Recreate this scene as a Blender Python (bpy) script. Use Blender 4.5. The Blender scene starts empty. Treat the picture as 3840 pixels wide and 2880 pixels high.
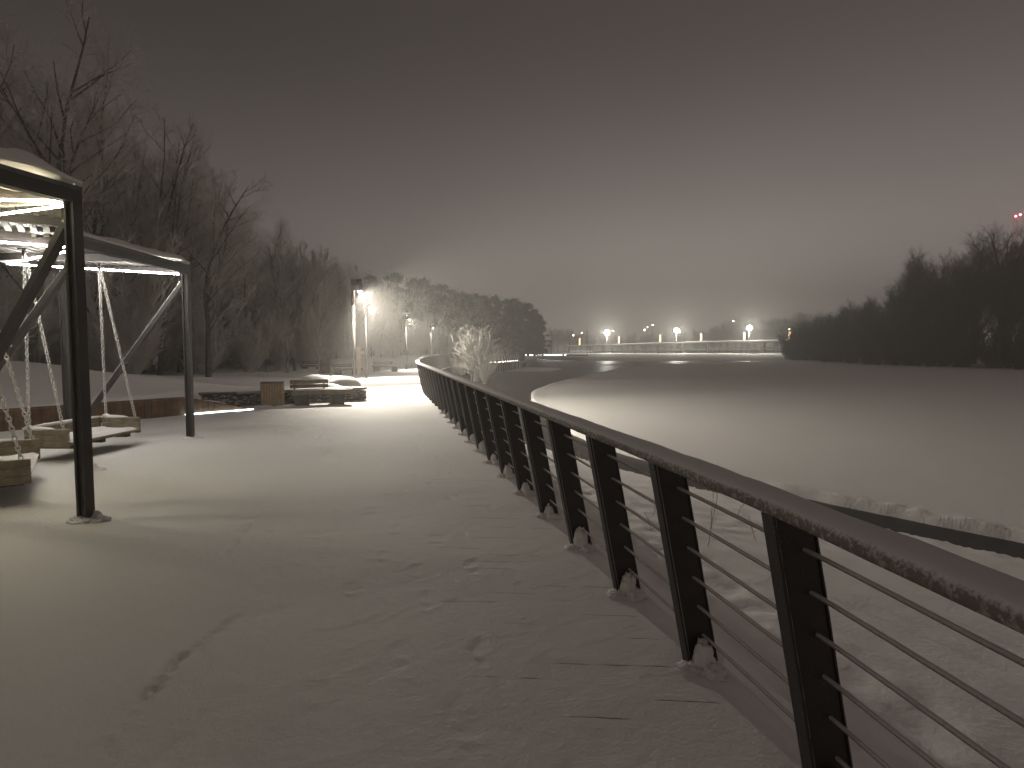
import bpy, math, random
import numpy as np
from mathutils import Vector, Matrix, Euler
R = math.radians
scene = bpy.context.scene
COL = scene.collection
# ------------------------------------------------------------------ camera
cam_d = bpy.data.cameras.new("camera"); cam = bpy.data.objects.new("camera", cam_d); COL.objects.link(cam)
cam.location = (0, 0, 1.6); cam.rotation_euler = (R(90 - 3.41), 0, 0)
cam_d.sensor_width = 36; cam_d.lens = 21.16; cam_d.clip_start = 0.05; cam_d.clip_end = 1500
scene.camera = cam
# ------------------------------------------------------------------ world (night sky glowing with town light)
w = bpy.data.worlds.new("World"); scene.world = w; w.use_nodes = True
wn = w.node_tree.nodes; wl = w.node_tree.links; wn.clear()
def NN(nt, t, **k):
    n = nt.nodes.new(t)
    for a, b in k.items(): setattr(n, a, b)
    return n
def mnode(nt, op, a, b=None, c=None, clamp=False):
    n = nt.nodes.new('ShaderNodeMath'); n.operation = op; n.use_clamp = clamp
    for i, v in enumerate((a, b, c)):
        if v is None: continue
        if isinstance(v, (int, float)): n.inputs[i].default_value = v
        else: nt.links.new(v, n.inputs[i])
    return n.outputs[0]
nt = w.node_tree
tc = NN(nt, 'ShaderNodeTexCoord'); sep = NN(nt, 'ShaderNodeSeparateXYZ'); wl.new(tc.outputs['Generated'], sep.inputs[0])
ramp = NN(nt, 'ShaderNodeValToRGB'); wl.new(mnode(nt, 'MAXIMUM', sep.outputs[2], 0.0), ramp.inputs[0])
SKY = [(0.0, (.390, .355, .305)), (.07, (.372, .336, .292)), (.15, (.325, .290, .256)), (.24, (.200, .176, .157)), (.36, (.100, .087, .078)), (.50, (.056, .048, .043)), (.75, (.105, .089, .080)), (1.0, (.165, .141, .126))]
el = ramp.color_ramp.elements
while len(el) > 1: el.remove(el[-1])
ramp.color_ramp.interpolation = 'B_SPLINE'
el[0].position = SKY[0][0]; el[0].color = SKY[0][1] + (1,)
for p, c in SKY[1:]:
    e = el.new(p); e.color = c + (1,)
# more town glow over the river and the right bank, less over the wood on the left
dotn = NN(nt, 'ShaderNodeVectorMath', operation='DOT_PRODUCT'); wl.new(tc.outputs['Generated'], dotn.inputs[0]); dotn.inputs[1].default_value = (0.62, 0.78, 0.05)
az = mnode(nt, 'POWER', mnode(nt, 'ABSOLUTE', dotn.outputs['Value']), 2.0)
gain = mnode(nt, 'MULTIPLY_ADD', az, 0.58, 0.50)
cl = NN(nt, 'ShaderNodeTexNoise'); cl.inputs['Scale'].default_value = 1.6; cl.inputs['Detail'].default_value = 3; wl.new(tc.outputs['Generated'], cl.inputs['Vector'])
gain = mnode(nt, 'MULTIPLY', gain, mnode(nt, 'MULTIPLY_ADD', cl.outputs['Fac'], 0.28, 0.86))
tint = NN(nt, 'ShaderNodeMix', data_type='RGBA', blend_type='MULTIPLY'); tint.inputs[0].default_value = 1; tint.inputs[7].default_value = (1.02, .985, 1.03, 1); wl.new(ramp.outputs[0], tint.inputs[6])
bg = NN(nt, 'ShaderNodeBackground'); wl.new(tint.outputs[2], bg.inputs[0]); wl.new(gain, bg.inputs[1])
out = NN(nt, 'ShaderNodeOutputWorld'); wl.new(bg.outputs[0], out.inputs[0])
# ------------------------------------------------------------------ render set-up
scene.render.engine = 'CYCLES'
cy = scene.cycles
cy.use_denoising = True
try: cy.denoiser = 'OPENIMAGEDENOISE'
except Exception: pass
cy.max_bounces = 5; cy.diffuse_bounces = 3; cy.glossy_bounces = 2; cy.transparent_max_bounces = 6; cy.volume_bounces = 0
cy.sample_clamp_indirect = 3; cy.sample_clamp_direct = 0; cy.caustics_reflective = False; cy.caustics_refractive = False
cy.use_light_tree = True; cy.use_adaptive_sampling = False
scene.view_settings.view_transform = 'Standard'; scene.view_settings.look = 'None'
scene.view_settings.exposure = 0; scene.view_settings.gamma = 1
W = dict(ice=-0.87, water=-0.99)
# ------------------------------------------------------------------ helpers
rng = np.random.default_rng(7); random.seed(7)
def _h(ix, iy, s):
    n = (ix.astype(np.int64) * 374761393 + iy.astype(np.int64) * 668265263 + s * 974634777) & 0x7fffffff
    n = ((n ^ (n >> 13)) * 1274126177) & 0x7fffffff
    n = (n ^ (n >> 16)) & 0xffff
    return n / 65535.0
def vnoise(x, y, s=0):
    x = np.asarray(x, float); y = np.asarray(y, float)
    ix = np.floor(x); iy = np.floor(y); fx = x - ix; fy = y - iy
    fx = fx * fx * (3 - 2 * fx); fy = fy * fy * (3 - 2 * fy)
    a = _h(ix, iy, s); b = _h(ix + 1, iy, s); c = _h(ix, iy + 1, s); d = _h(ix + 1, iy + 1, s)
    return (a * (1 - fx) + b * fx) * (1 - fy) + (c * (1 - fx) + d * fx) * fy
def fbm(x, y, s=0, o=4):
    v = 0; a = .5
    for k in range(o):
        v = v + a * (vnoise(x, y, s + k) - .5); x = x * 2.03 + 7.1; y = y * 2.03 + 3.7; a *= .5
    return v
def sst(a, b, x):
    t = np.clip((x - a) / (b - a), 0, 1); return t * t * (3 - 2 * t)
def link(name, me, m, parent=None, loc=None):
    o = bpy.data.objects.new(name, me); COL.objects.link(o)
    if m is not None: me.materials.append(m)
    if parent is not None: o.parent = parent
    if loc is not None: o.location = loc
    return o
def mesh_np(name, V, F, smooth=False):
    """F: (n,k) array, all faces the same size"""
    me = bpy.data.meshes.new(name); V = np.asarray(V, np.float32); F = np.asarray(F, np.int32)
    n, k = F.shape
    me.vertices.add(len(V)); me.vertices.foreach_set('co', V.ravel())
    me.loops.add(n * k); me.loops.foreach_set('vertex_index', F.ravel())
    me.polygons.add(n); me.polygons.foreach_set('loop_start', np.arange(0, n * k, k, dtype=np.int32))
    me.update(calc_edges=True)
    if smooth: me.polygons.foreach_set('use_smooth', np.ones(n, bool))
    return me
def grid_mesh(name, X, Y, Z, smooth=True, keep=None):
    r, c = X.shape
    V = np.stack([X, Y, Z], -1).reshape(-1, 3)
    i = np.arange(r * c).reshape(r, c)
    F = np.stack([i[:-1, :-1], i[:-1, 1:], i[1:, 1:], i[1:, :-1]], -1).reshape(-1, 4)
    if keep is not None:
        k = keep.reshape(-1); F = F[k[F].any(1)]
        used = np.zeros(len(V), bool); used[F.ravel()] = True
        m = np.cumsum(used) - 1; V = V[used]; F = m[F]
    return mesh_np(name, V, F, smooth)
class MB:
    def __init__(s): s.V = []; s.F = []; s.sm = []
    def add(s, V, F, smooth=False):
        b = len(s.V); s.V += [tuple(v) for v in V]
        for f in F: s.F.append([b + i for i in f]); s.sm.append(smooth)
        return s
    def box(s, c, size, rot=None, bev=0.0, taper=1.0):
        hx, hy, hz = [q / 2 for q in size]; bev = min(bev, hx * .9, hy * .9, hz * .9)
        M = Matrix.Identity(3) if rot is None else (rot if isinstance(rot, Matrix) else Euler(rot).to_matrix())
        c = Vector(c)
        if bev <= 0:
            P = [(x, y, z) for z in (-hz, hz) for y in (-hy, hy) for x in (-hx, hx)]
            F = [(0, 2, 3, 1), (4, 5, 7, 6), (0, 1, 5, 4), (2, 6, 7, 3), (0, 4, 6, 2), (1, 3, 7, 5)]
        else:
            bm_F = []; P = []
            idx = {}
            for sx in (-1, 1):
                for sy in (-1, 1):
                    for sz in (-1, 1):
                        for ax in range(3):
                            q = [sx * (hx - bev), sy * (hy - bev), sz * (hz - bev)]
                            q[ax] = (sx * hx, sy * hy, sz * hz)[ax]
                            idx[(sx, sy, sz, ax)] = len(P); P.append(tuple(q))
            for ax in range(3):
                a, b = [k for k in range(3) if k != ax]
                for sg in (-1, 1):
                    loop = []
                    for (u, v) in ((-1, -1), (1, -1), (1, 1), (-1, 1)):
                        k = [0, 0, 0]; k[ax] = sg; k[a] = u; k[b] = v; loop.append(idx[(k[0], k[1], k[2], ax)])
                    bm_F.append(loop)
                for u in (-1, 1):
                    for v in (-1, 1):
                        k0 = [0, 0, 0]; k0[ax] = -1; k0[a] = u; k0[b] = v
                        k1 = list(k0); k1[ax] = 1
                        bm_F.append([idx[(*k0, a)], idx[(*k1, a)], idx[(*k1, b)], idx[(*k0, b)]])
            for sx in (-1, 1):
                for sy in (-1, 1):
                    for sz in (-1, 1): bm_F.append([idx[(sx, sy, sz, 0)], idx[(sx, sy, sz, 1)], idx[(sx, sy, sz, 2)]])
            F = bm_F
        if taper != 1.0: P = [(x * (taper if z > 0 else 1), y * (taper if z > 0 else 1), z) for x, y, z in P]
        return s.add([c + M @ Vector(p) for p in P], F)
    def bar(s, a, b, w_, h_, up=(0, 0, 1), bev=0.0, ext=0.0):
        a = Vector(a); b = Vector(b); d = (b - a); L = d.length; d.normalize()
        a = a - d * ext; b = b + d * ext; L += 2 * ext
        u = Vector(up); sx = d.cross(u)
        if sx.length < 1e-4: sx = d.cross(Vector((0, 1, 0)))
        sx.normalize(); uz = sx.cross(d)
        M = Matrix((sx, d, uz)).transposed()
        return s.box((a + b) / 2, (w_, L, h_), M, bev)
    def tube(s, pts, r, n=8, cap=True, smooth=True):
        pts = [Vector(p) for p in pts]; rs = r if isinstance(r, (list, tuple)) else [r] * len(pts)
        V = []; up = Vector((0.13, 0.21, 1)).normalized()
        for i, p in enumerate(pts):
            d = (pts[min(i + 1, len(pts) - 1)] - pts[max(i - 1, 0)]).normalized()
            u_ = up if abs(d.dot(up)) < .95 else Vector((1, 0.1, 0)).normalized()
            a = d.cross(u_).normalized(); b = d.cross(a)
            for k in range(n):
                t = 2 * math.pi * k / n; V.append(p + (a * math.cos(t) + b * math.sin(t)) * rs[i])
        F = [(i * n + k, i * n + (k + 1) % n, (i + 1) * n + (k + 1) % n, (i + 1) * n + k) for i in range(len(pts) - 1) for k in range(n)]
        if cap: F += [tuple(range(n - 1, -1, -1)), tuple((len(pts) - 1) * n + k for k in range(n))]
        return s.add(V, F, smooth)
    def blob(s, c, rad, seed=0, amp=.25, nu=14, nv=8, freq=2.0, cut=None):
        c = Vector(c); V = []
        for j in range(nv + 1):
            ph = math.pi * j / nv
            for i in range(nu):
                th = 2 * math.pi * i / nu
                d = Vector((math.sin(ph) * math.cos(th), math.sin(ph) * math.sin(th), math.cos(ph)))
                k = 1 + amp * 2 * float(fbm(np.array([d.x * freq + seed * 3.1 + d.z]), np.array([d.y * freq + d.z * freq + seed * 1.7]), seed, 3)[0])
                q = Vector((d.x * rad[0], d.y * rad[1], d.z * rad[2])) * k
                if cut is not None: q.z = max(q.z, cut)
                V.append(c + q)
        F = [(j * nu + i, (j + 1) * nu + i, (j + 1) * nu + (i + 1) % nu, j * nu + (i + 1) % nu) for j in range(nv) for i in range(nu)]
        return s.add(V, F, True)
    def build(s, name, m, parent=None, loc=None):
        me = bpy.data.meshes.new(name); me.from_pydata(s.V, [], s.F); me.update()
        me.polygons.foreach_set('use_smooth', s.sm)
        return link(name, me, m, parent, loc)
def empty(name, loc=(0, 0, 0), rz=0.0):
    o = bpy.data.objects.new(name, None); COL.objects.link(o); o.location = loc; o.rotation_euler = (0, 0, rz); o.empty_display_size = .2
    return o
def tag(o, label=None, cat=None, group=None, kind=None):
    if label: o['label'] = label
    if cat: o['category'] = cat
    if group: o['group'] = group
    if kind: o['kind'] = kind
    return o
def copy_tree(o, parent=None):
    c = o.copy(); COL.objects.link(c)
    if parent is not None: c.parent = parent
    for ch in o.children: copy_tree(ch, c)
    return c
# ------------------------------------------------------------------ materials
def mat(name, col, rough=.7, metal=0.0, emit=None, es=0.0, bump=None, var=None, spec=None, coords='Object'):
    """var = (scale, colour2, lo, hi): noise mix;  bump = [(scale, strength, distance, detail)]"""
    m = bpy.data.materials.new(name); m.use_nodes = True; t = m.node_tree; b = t.nodes['Principled BSDF']
    b.inputs['Base Color'].default_value = (*col, 1); b.inputs['Roughness'].default_value = rough; b.inputs['Metallic'].default_value = metal
    if spec is not None: b.inputs['Specular IOR Level'].default_value = spec
    tcn = t.nodes.new('ShaderNodeTexCoord'); vec = tcn.outputs[coords]
    if emit: b.inputs['Emission Color'].default_value = (*emit, 1); b.inputs['Emission Strength'].default_value = es
    if var:
        nz = t.nodes.new('ShaderNodeTexNoise'); nz.inputs['Scale'].default_value = var[0]; nz.inputs['Detail'].default_value = 5; t.links.new(vec, nz.inputs['Vector'])
        mr = t.nodes.new('ShaderNodeMapRange'); mr.inputs[1].default_value = var[2]; mr.inputs[2].default_value = var[3]; t.links.new(nz.outputs['Fac'], mr.inputs[0])
        mx = t.nodes.new('ShaderNodeMix'); mx.data_type = 'RGBA'; mx.inputs[6].default_value = (*col, 1); mx.inputs[7].default_value = (*var[1], 1)
        t.links.new(mr.outputs[0], mx.inputs[0]); t.links.new(mx.outputs[2], b.inputs['Base Color'])
    prev = None
    for (sc, st, di, de) in (bump or []):
        nz = t.nodes.new('ShaderNodeTexNoise'); nz.inputs['Scale'].default_value = sc; nz.inputs['Detail'].default_value = de; t.links.new(vec, nz.inputs['Vector'])
        bp = t.nodes.new('ShaderNodeBump'); bp.inputs['Strength'].default_value = st; bp.inputs['Distance'].default_value = di; t.links.new(nz.outputs['Fac'], bp.inputs['Height'])
        if prev: t.links.new(prev, bp.inputs['Normal'])
        prev = bp.outputs[0]
    if prev: t.links.new(prev, b.inputs['Normal'])
    return m
def frost(m, col=(.62, .61, .60), thr=(.35, .8), grain=90):
    """frost and snow dust lying on faces that look up, plus sparse specks"""
    t = m.node_tree; b = t.nodes['Principled BSDF']; inp = b.inputs['Base Color']
    g = t.nodes.new('ShaderNodeNewGeometry'); sp = t.nodes.new('ShaderNodeSeparateXYZ'); t.links.new(g.outputs['Normal'], sp.inputs[0])
    tcn = t.nodes.new('ShaderNodeTexCoord'); nz = t.nodes.new('ShaderNodeTexNoise'); nz.inputs['Scale'].default_value = grain; t.links.new(tcn.outputs['Object'], nz.inputs['Vector'])
    s_ = mnode(t, 'MULTIPLY_ADD', nz.outputs['Fac'], .9, -.45)
    mr = t.nodes.new('ShaderNodeMapRange'); mr.inputs[1].default_value = thr[0]; mr.inputs[2].default_value = thr[1]; t.links.new(mnode(t, 'ADD', sp.outputs[2], s_), mr.inputs[0])
    spk = t.nodes.new('ShaderNodeMapRange'); spk.inputs[1].default_value = .68; spk.inputs[2].default_value = .74; t.links.new(nz.outputs['Fac'], spk.inputs[0])
    fac = mnode(t, 'MAXIMUM', mr.outputs[0], mnode(t, 'MULTIPLY', spk.outputs[0], .5))
    mx = t.nodes.new('ShaderNodeMix'); mx.data_type = 'RGBA'; mx.inputs[7].default_value = (*col, 1); t.links.new(fac, mx.inputs[0])
    if inp.is_linked: t.links.new(inp.links[0].from_socket, mx.inputs[6])
    else: mx.inputs[6].default_value = inp.default_value
    t.links.new(mx.outputs[2], inp)
    return m
SNOWC = (.80, .775, .75)
M = {}
M['snow'] = mat('snow', SNOWC, .75, bump=[(1.3, .35, .10, 4), (14, .30, .02, 5), (90, .25, .004, 3)], spec=.25, coords='Generated')
def world_coords(m):
    t = m.node_tree; g = t.nodes.new('ShaderNodeNewGeometry')
    for n in t.nodes:
        if n.type in ('TEX_NOISE', 'TEX_VORONOI', 'TEX_WAVE'): t.links.new(g.outputs['Position'], n.inputs['Vector'])
    return m
world_coords(M['snow'])
M['ice_snow'] = world_coords(mat('river_snow', (.90, .875, .845), .8, bump=[(.35, .12, .2, 3), (3, .14, .04, 5), (22, .30, .02, 5), (90, .25, .004, 3)], spec=.2))
M['snowcap'] = world_coords(mat('snow_cap', SNOWC, .8, bump=[(9, .4, .03, 5), (80, .3, .004, 3)], spec=.2))
M['water'] = world_coords(mat('dark_water', (.028, .023, .020), .45, bump=[(3, .12, .05, 4), (16, .1, .01, 3)]))
M['steel'] = frost(mat('dark_painted_steel', (.024, .018, .017), .5, var=(6, (.034, .026, .024), .4, .7)), thr=(.6, .95), grain=140)
M['frame'] = frost(mat('frosted_canopy_steel', (.024, .018, .016), .5, var=(6, (.036, .029, .025), .45, .7)), col=(.5, .48, .45), thr=(.78, 1.05), grain=140)
M['railwood'] = frost(mat('frosted_handrail', (.15, .125, .115), .85, var=(45, (.32, .29, .27), .5, .62), bump=[(70, .35, .006, 5)]), col=(.55, .52, .505), thr=(.25, .75), grain=90)
M['rod'] = frost(mat('frosted_rod', (.22, .20, .19), .7, bump=[(160, .7, .004, 4)]), col=(.58, .55, .53), thr=(-.4, .5), grain=150)
M['chain'] = mat('frosted_galvanised_chain', (.66, .64, .62), .5, metal=.1, bump=[(200, .4, .003, 3)])
M['plank'] = frost(world_coords(mat('pale_worn_planks', (.24, .195, .135), .7, var=(9, (.15, .115, .075), .4, .62), bump=[(30, .3, .006, 4)])), thr=(.7, 1.0), grain=60)
M['boards'] = frost(world_coords(mat('brown_larch_boards', (.16, .085, .040), .7, var=(5, (.085, .045, .025), .38, .62), bump=[(30, .4, .008, 5)])), col=(.4, .38, .36), thr=(.8, 1.1), grain=50)
M['binwood'] = mat('bin_slats', (.36, .25, .15), .65, var=(7, (.26, .17, .10), .4, .65), bump=[(25, .3, .006, 4)])
M['concrete'] = mat('dark_concrete', (.10, .085, .075), .85, var=(8, (.06, .05, .045), .4, .6), bump=[(25, .4, .01, 5)])
M['slab'] = frost(mat('stone_slab', (.34, .30, .25), .8, bump=[(20, .3, .01, 5)]), thr=(.4, .8), grain=30)
M['stone'] = frost(mat('gabion_stone', (.12, .10, .085), .85, var=(5, (.22, .19, .16), .4, .65), bump=[(12, .6, .03, 5)]), thr=(.25, .65), grain=14)
M['pole'] = mat('pale_grey_pole', (.17, .15, .135), .5, metal=.2, bump=[(60, .15, .003, 3)])
M['cream'] = frost(mat('cream_timber', (.58, .50, .36), .6, var=(8, (.46, .38, .26), .4, .65)), thr=(.6, 1.0))
M['rooft'] = mat('grey_roof_slats', (.085, .080, .072), .7, var=(8, (.13, .12, .11), .4, .65))
M['linkt'] = mat('weathered_link_slats', (.26, .25, .21), .7, var=(8, (.20, .18, .15), .4, .65))
M['bark'] = frost(world_coords(mat('dark_bark', (.075, .062, .052), .9, var=(6, (.13, .11, .095), .4, .6), bump=[(18, .8, .03, 5)])), col=(.4, .385, .37), thr=(.5, 1.05), grain=14)
M['birch'] = frost(world_coords(mat('birch_bark', (.36, .32, .28), .85, var=(9, (.10, .08, .07), .5, .62))), thr=(.5, 1))
M['twig'] = mat('frosted_twigs', (.50, .45, .40), .85, var=(.9, (.70, .66, .61), .35, .65))
M['twig_white'] = mat('hoar_frost_twigs', (.74, .70, .64), .85, var=(1.2, (.84, .81, .77), .35, .65))
M['twig_dark'] = mat('dark_willow_twigs', (.085, .063, .056), .9, var=(.6, (.14, .108, .098), .35, .65))
M['needle'] = mat('dark_pine_needles', (.030, .030, .024), .9, var=(.7, (.075, .07, .06), .35, .68))
def emitm(name, c, s, base=(.6, .6, .6)): return mat(name, base, .5, emit=c, es=s)
M['led_w'] = emitm('white_led_tube', (1.0, .965, .90), 112)
M['led_y'] = emitm('yellow_white_led_tube', (1.0, .91, .62), 84)
M['led_c'] = emitm('cool_led_strip', (.75, .93, 1.0), 9)
M['lampglow'] = emitm('lamp_lens', (1.0, .94, .80), 22)
M['orange'] = emitm('orange_light_column', (1.0, .56, .26), 4.5)
M['flood'] = emitm('floodlight_lens', (1.0, .98, .86), 45)
M['red'] = emitm('red_beacon', (1.0, .06, .10), 60)
M['deckledl'] = emitm('deck_edge_light', (1.0, .93, .85), 16)
M['bridgeled'] = emitm('bridge_edge_light', (1.0, .96, .88), .7)
M['farlamp'] = emitm('far_lamp', (1.0, .93, .78), 30)
# snow of the promenade: real board joints show through near the railing
mp = M['deck_snow'] = mat('trodden_deck_snow', SNOWC, .8, bump=[(2.2, .16, .03, 4), (7, .30, .02, 6), (22, .50, .010, 6), (60, .55, .006, 5), (160, .45, .003, 3)], spec=.2)
world_coords(mp); t = mp.node_tree; b = t.nodes['Principled BSDF']
au = t.nodes.new('ShaderNodeAttribute'); au.attribute_name = 'gap'
mx = t.nodes.new('ShaderNodeMix'); mx.data_type = 'RGBA'; mx.inputs[6].default_value = (*SNOWC, 1); mx.inputs[7].default_value = (.12, .095, .08, 1)
nz = t.nodes.new('ShaderNodeTexNoise'); nz.inputs['Scale'].default_value = .6; nz.inputs['Detail'].default_value = 4
g = t.nodes.new('ShaderNodeNewGeometry'); t.links.new(g.outputs['Position'], nz.inputs['Vector'])
mr = t.nodes.new('ShaderNodeMapRange'); mr.inputs[3].default_value = 0; mr.inputs[4].default_value = .10; mr.inputs[1].default_value = .4; mr.inputs[2].default_value = .7; t.links.new(nz.outputs['Fac'], mr.inputs[0])
mx0 = t.nodes.new('ShaderNodeMix'); mx0.data_type = 'RGBA'; mx0.inputs[6].default_value = (*SNOWC, 1); mx0.inputs[7].default_value = (.45, .42, .39, 1)
t.links.new(mr.outputs[0], mx0.inputs[0]); t.links.new(mx0.outputs[2], mx.inputs[6]); 
ab = t.nodes.new('ShaderNodeAttribute'); ab.attribute_name = 'board'
fr = mnode(t, 'ABSOLUTE', mnode(t, 'SUBTRACT', mnode(t, 'FRACT', mnode(t, 'ADD', ab.outputs['Fac'], .5)), .5))
nzl = t.nodes.new('ShaderNodeTexNoise'); nzl.inputs['Scale'].default_value = 9; t.links.new(t.nodes.new('ShaderNodeNewGeometry').outputs['Position'], nzl.inputs['Vector'])
lw = mnode(t, 'MULTIPLY_ADD', nzl.outputs['Fac'], .10, -.018)
ln = mnode(t, 'SUBTRACT', 1.0, mnode(t, 'DIVIDE', fr, mnode(t, 'MAXIMUM', lw, .001)), clamp=True)
t.links.new(mnode(t, 'MULTIPLY', mnode(t, 'MULTIPLY', ln, 1.1, clamp=True), au.outputs['Fac']), mx.inputs[0]); t.links.new(mx.outputs[2], b.inputs['Base Color'])
# ------------------------------------------------------------------ site lines (functions of y)
def crv(pts):
    y = np.array([p[0] for p in pts], float); x = np.array([p[1] for p in pts], float)
    yy = np.linspace(y[0], y[-1], 1200); xx = np.interp(yy, y, x)
    for _ in range(2):
        k = 15; pad = np.concatenate([xx[0] + (xx[0] - xx[1:k + 1][::-1]), xx, xx[-1] + (xx[-1] - xx[-k - 1:-1][::-1])])
        ker = np.hanning(2 * k + 1); ker /= ker.sum(); xx = np.convolve(pad, ker, 'same')[k:-k]
    return lambda q: np.interp(q, yy, xx)
XR = crv([(-5, 1.6), (-1, 1.30), (1.2, 1.09), (2.04, .93), (2.99, .74), (3.84, .53), (4.69, .346), (5.57, .154), (9, -.62), (15.6, -2.06), (21, -3.27), (26, -4.08), (33, -4.95), (43, -5.65), (52, -5.5), (58, -4.9), (64, -2.7), (66.5, -1.2), (75, 1.0), (110, 4.3), (130, 6)])
XL = crv([(-6, -22), (5, -16), (8, -13.2), (11.4, -10.0), (13.3, -8.75), (14.4, -8.3), (16, -8.6), (17.3, -8.6), (19.5, -8.4), (22, -8.6), (27, -9.8), (35, -10.6), (45, -11), (60, -9), (75, -4.5), (90, -1), (110, .5), (130, 3)])
XB = crv([(-6, 11.9), (5, 7.75), (7.3, 6.2), (9, 4.85), (11.5, 2.9), (15, 1.0), (20, -1.3), (26, -3.4), (31, -4.5), (40, -6.6), (52, -7.2), (60, -6.5), (75, -2.5), (95, 1), (115, 5), (130, 9)])
XE = crv([(-6, 13.3), (5, 8.6), (7.3, 6.9), (9, 5.55), (11.5, 3.85), (15, 2.1), (20, 1.15), (28, .6), (34.5, .8), (43, 2.6), (64, 9.5), (80, 15), (95, 24), (110, 42), (125, 75), (130, 95)])
def HT(x, y):
    xr = XR(y); xl = XL(y); xb = XB(y); xe = XE(y)
    n1 = fbm(x * .35, y * .35, 3); n2 = fbm(x * 1.7, y * 1.7, 9); n3 = fbm(x * 6, y * 6, 21, 3)
    # left of the promenade
    dl = xl - x
    top = np.interp(y, [0, 17, 20.5, 23, 30, 60, 120], [.44, .44, .30, .10, .06, .05, .05])
    rise = np.interp(y, [0, 17, 22, 28, 40, 50, 120], [.82, .82, .50, .18, .18, .45, .8])
    Hl = top * sst(-.05, .3, dl) + rise * sst(.5, 6.5, dl) + n1 * .35 * sst(1, 5, dl) + n2 * .06
    Hl = np.where(dl > 0, Hl, -.25 + .25 * sst(-.9, 0, dl))
    # river side
    dr = x - xr
    nearw = np.clip(xb - xr, .5, 50)
    Hb = -.06 - .26 * sst(.25, 1.0, dr) - .62 * sst(0, 1, dr / nearw) - .9 * sst(24, 34, y) * (1 - sst(.25, 1, dr)) * 0 + n2 * .035 * sst(1, .7, dr / nearw) + n3 * .03 * sst(4, 0, dr) + fbm(x * 8, y * 6, 31, 3) * .13 * sst(.3, .7, dr) * sst(2.1, 1.2, dr) + fbm(x * 8, y * 8, 35, 3) * .05 * sst(5.5, 8, y)
    edge_n = fbm(x * .5 + 3, y * .5, 40) * .5 + fbm(x * 2.2, y * 2.2, 44) * .15
    inch = sst(-.10, .25, x - xb + edge_n * .5) * (1 - sst(-.04, .42, x - xe + edge_n * .5))
    lump = np.exp(-((y - 8.9) / .9) ** 2) + .12
    Hp = W['ice'] + .035 * np.exp(-((x - xe - .45) / .45) ** 2) * (1 + 1.6 * n3 * lump + n2) + n1 * .035 + .012 * n2 + fbm(x * 3, y * 3, 25) * .08 * lump * np.exp(-np.clip(x - xe - .1, 0, 9) / .45)
    Hp = Hp + sst(100, 165, y) * (1.0 + .3 * n1) + sst(58, 75, x - .1 * (y - 60)) * .25
    Hr = np.where(x < (xb + xe) / 2, Hb, Hp)
    Hr = Hr * (1 - inch) + (-1.7) * inch
    # snow islands in the far open water
    isl = np.exp(-(((x - 1.0) / 6) ** 2 + ((y - 74) / 10) ** 2)) + .7 * np.exp(-(((x - 16) / 5) ** 2 + ((y - 92) / 4) ** 2))
    Hr = np.where(inch > .5, Hr + .80 * sst(.25, .6, isl + n1 * .3), Hr)
    H = np.where(x < xr - .05, np.where(dl > -1.2, Hl, -.6), Hr)
    H = np.where((x >= xr - .05) & (x < xr + .3), np.minimum(H, -.10), H)
    far = sst(112, 128, y)
    H = H * (1 - far) + far * np.maximum(Hp, np.where(x < xr, .3, -2))
    # planter behind the stone seat wall
    u = (x + 8.3) * .848 + (y - 16.0) * .530; v = -(x + 8.3) * .530 + (y - 16.0) * .848
    pm = sst(-.6, .1, u) * (1 - sst(4.25, 4.5, u)) * sst(.36, .5, v) * (1 - sst(2.2, 4.2, v))
    H = H * (1 - pm) + pm * np.maximum(H, .40 + .05 * n2)
    return H
def hz(x, y): return float(HT(np.array([float(x)]), np.array([float(y)]))[0])
def axis(a, b, fine, lo, hi, g):
    mid = list(np.arange(lo, hi, fine)); s_ = fine; q = hi
    up = []
    while q < b: up.append(q); s_ *= g; q += s_
    up.append(b); dn = []; s_ = fine * g; q = lo - s_
    while q > a: dn.append(q); s_ *= g; q -= s_
    dn.append(a)
    return np.array(dn[::-1] + mid + up)
ax_ = axis(-130, 240, .07, -1, 9.8, 1.028); ay_ = axis(-12, 340, .07, 1.2, 16, 1.018)
GX, GY = np.meshgrid(ax_, ay_); GZ = HT(GX, GY)
tag(link('snow_ground', grid_mesh('snow_ground', GX, GY, GZ), M['ice_snow']), kind='structure')
wx, wy = np.meshgrid(np.linspace(-12, 110, 60), np.linspace(-10, 140, 60))
tag(link('river_water', grid_mesh('river_water', wx, wy, wx * 0 + W['water']), M['water']), kind='structure')
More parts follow.
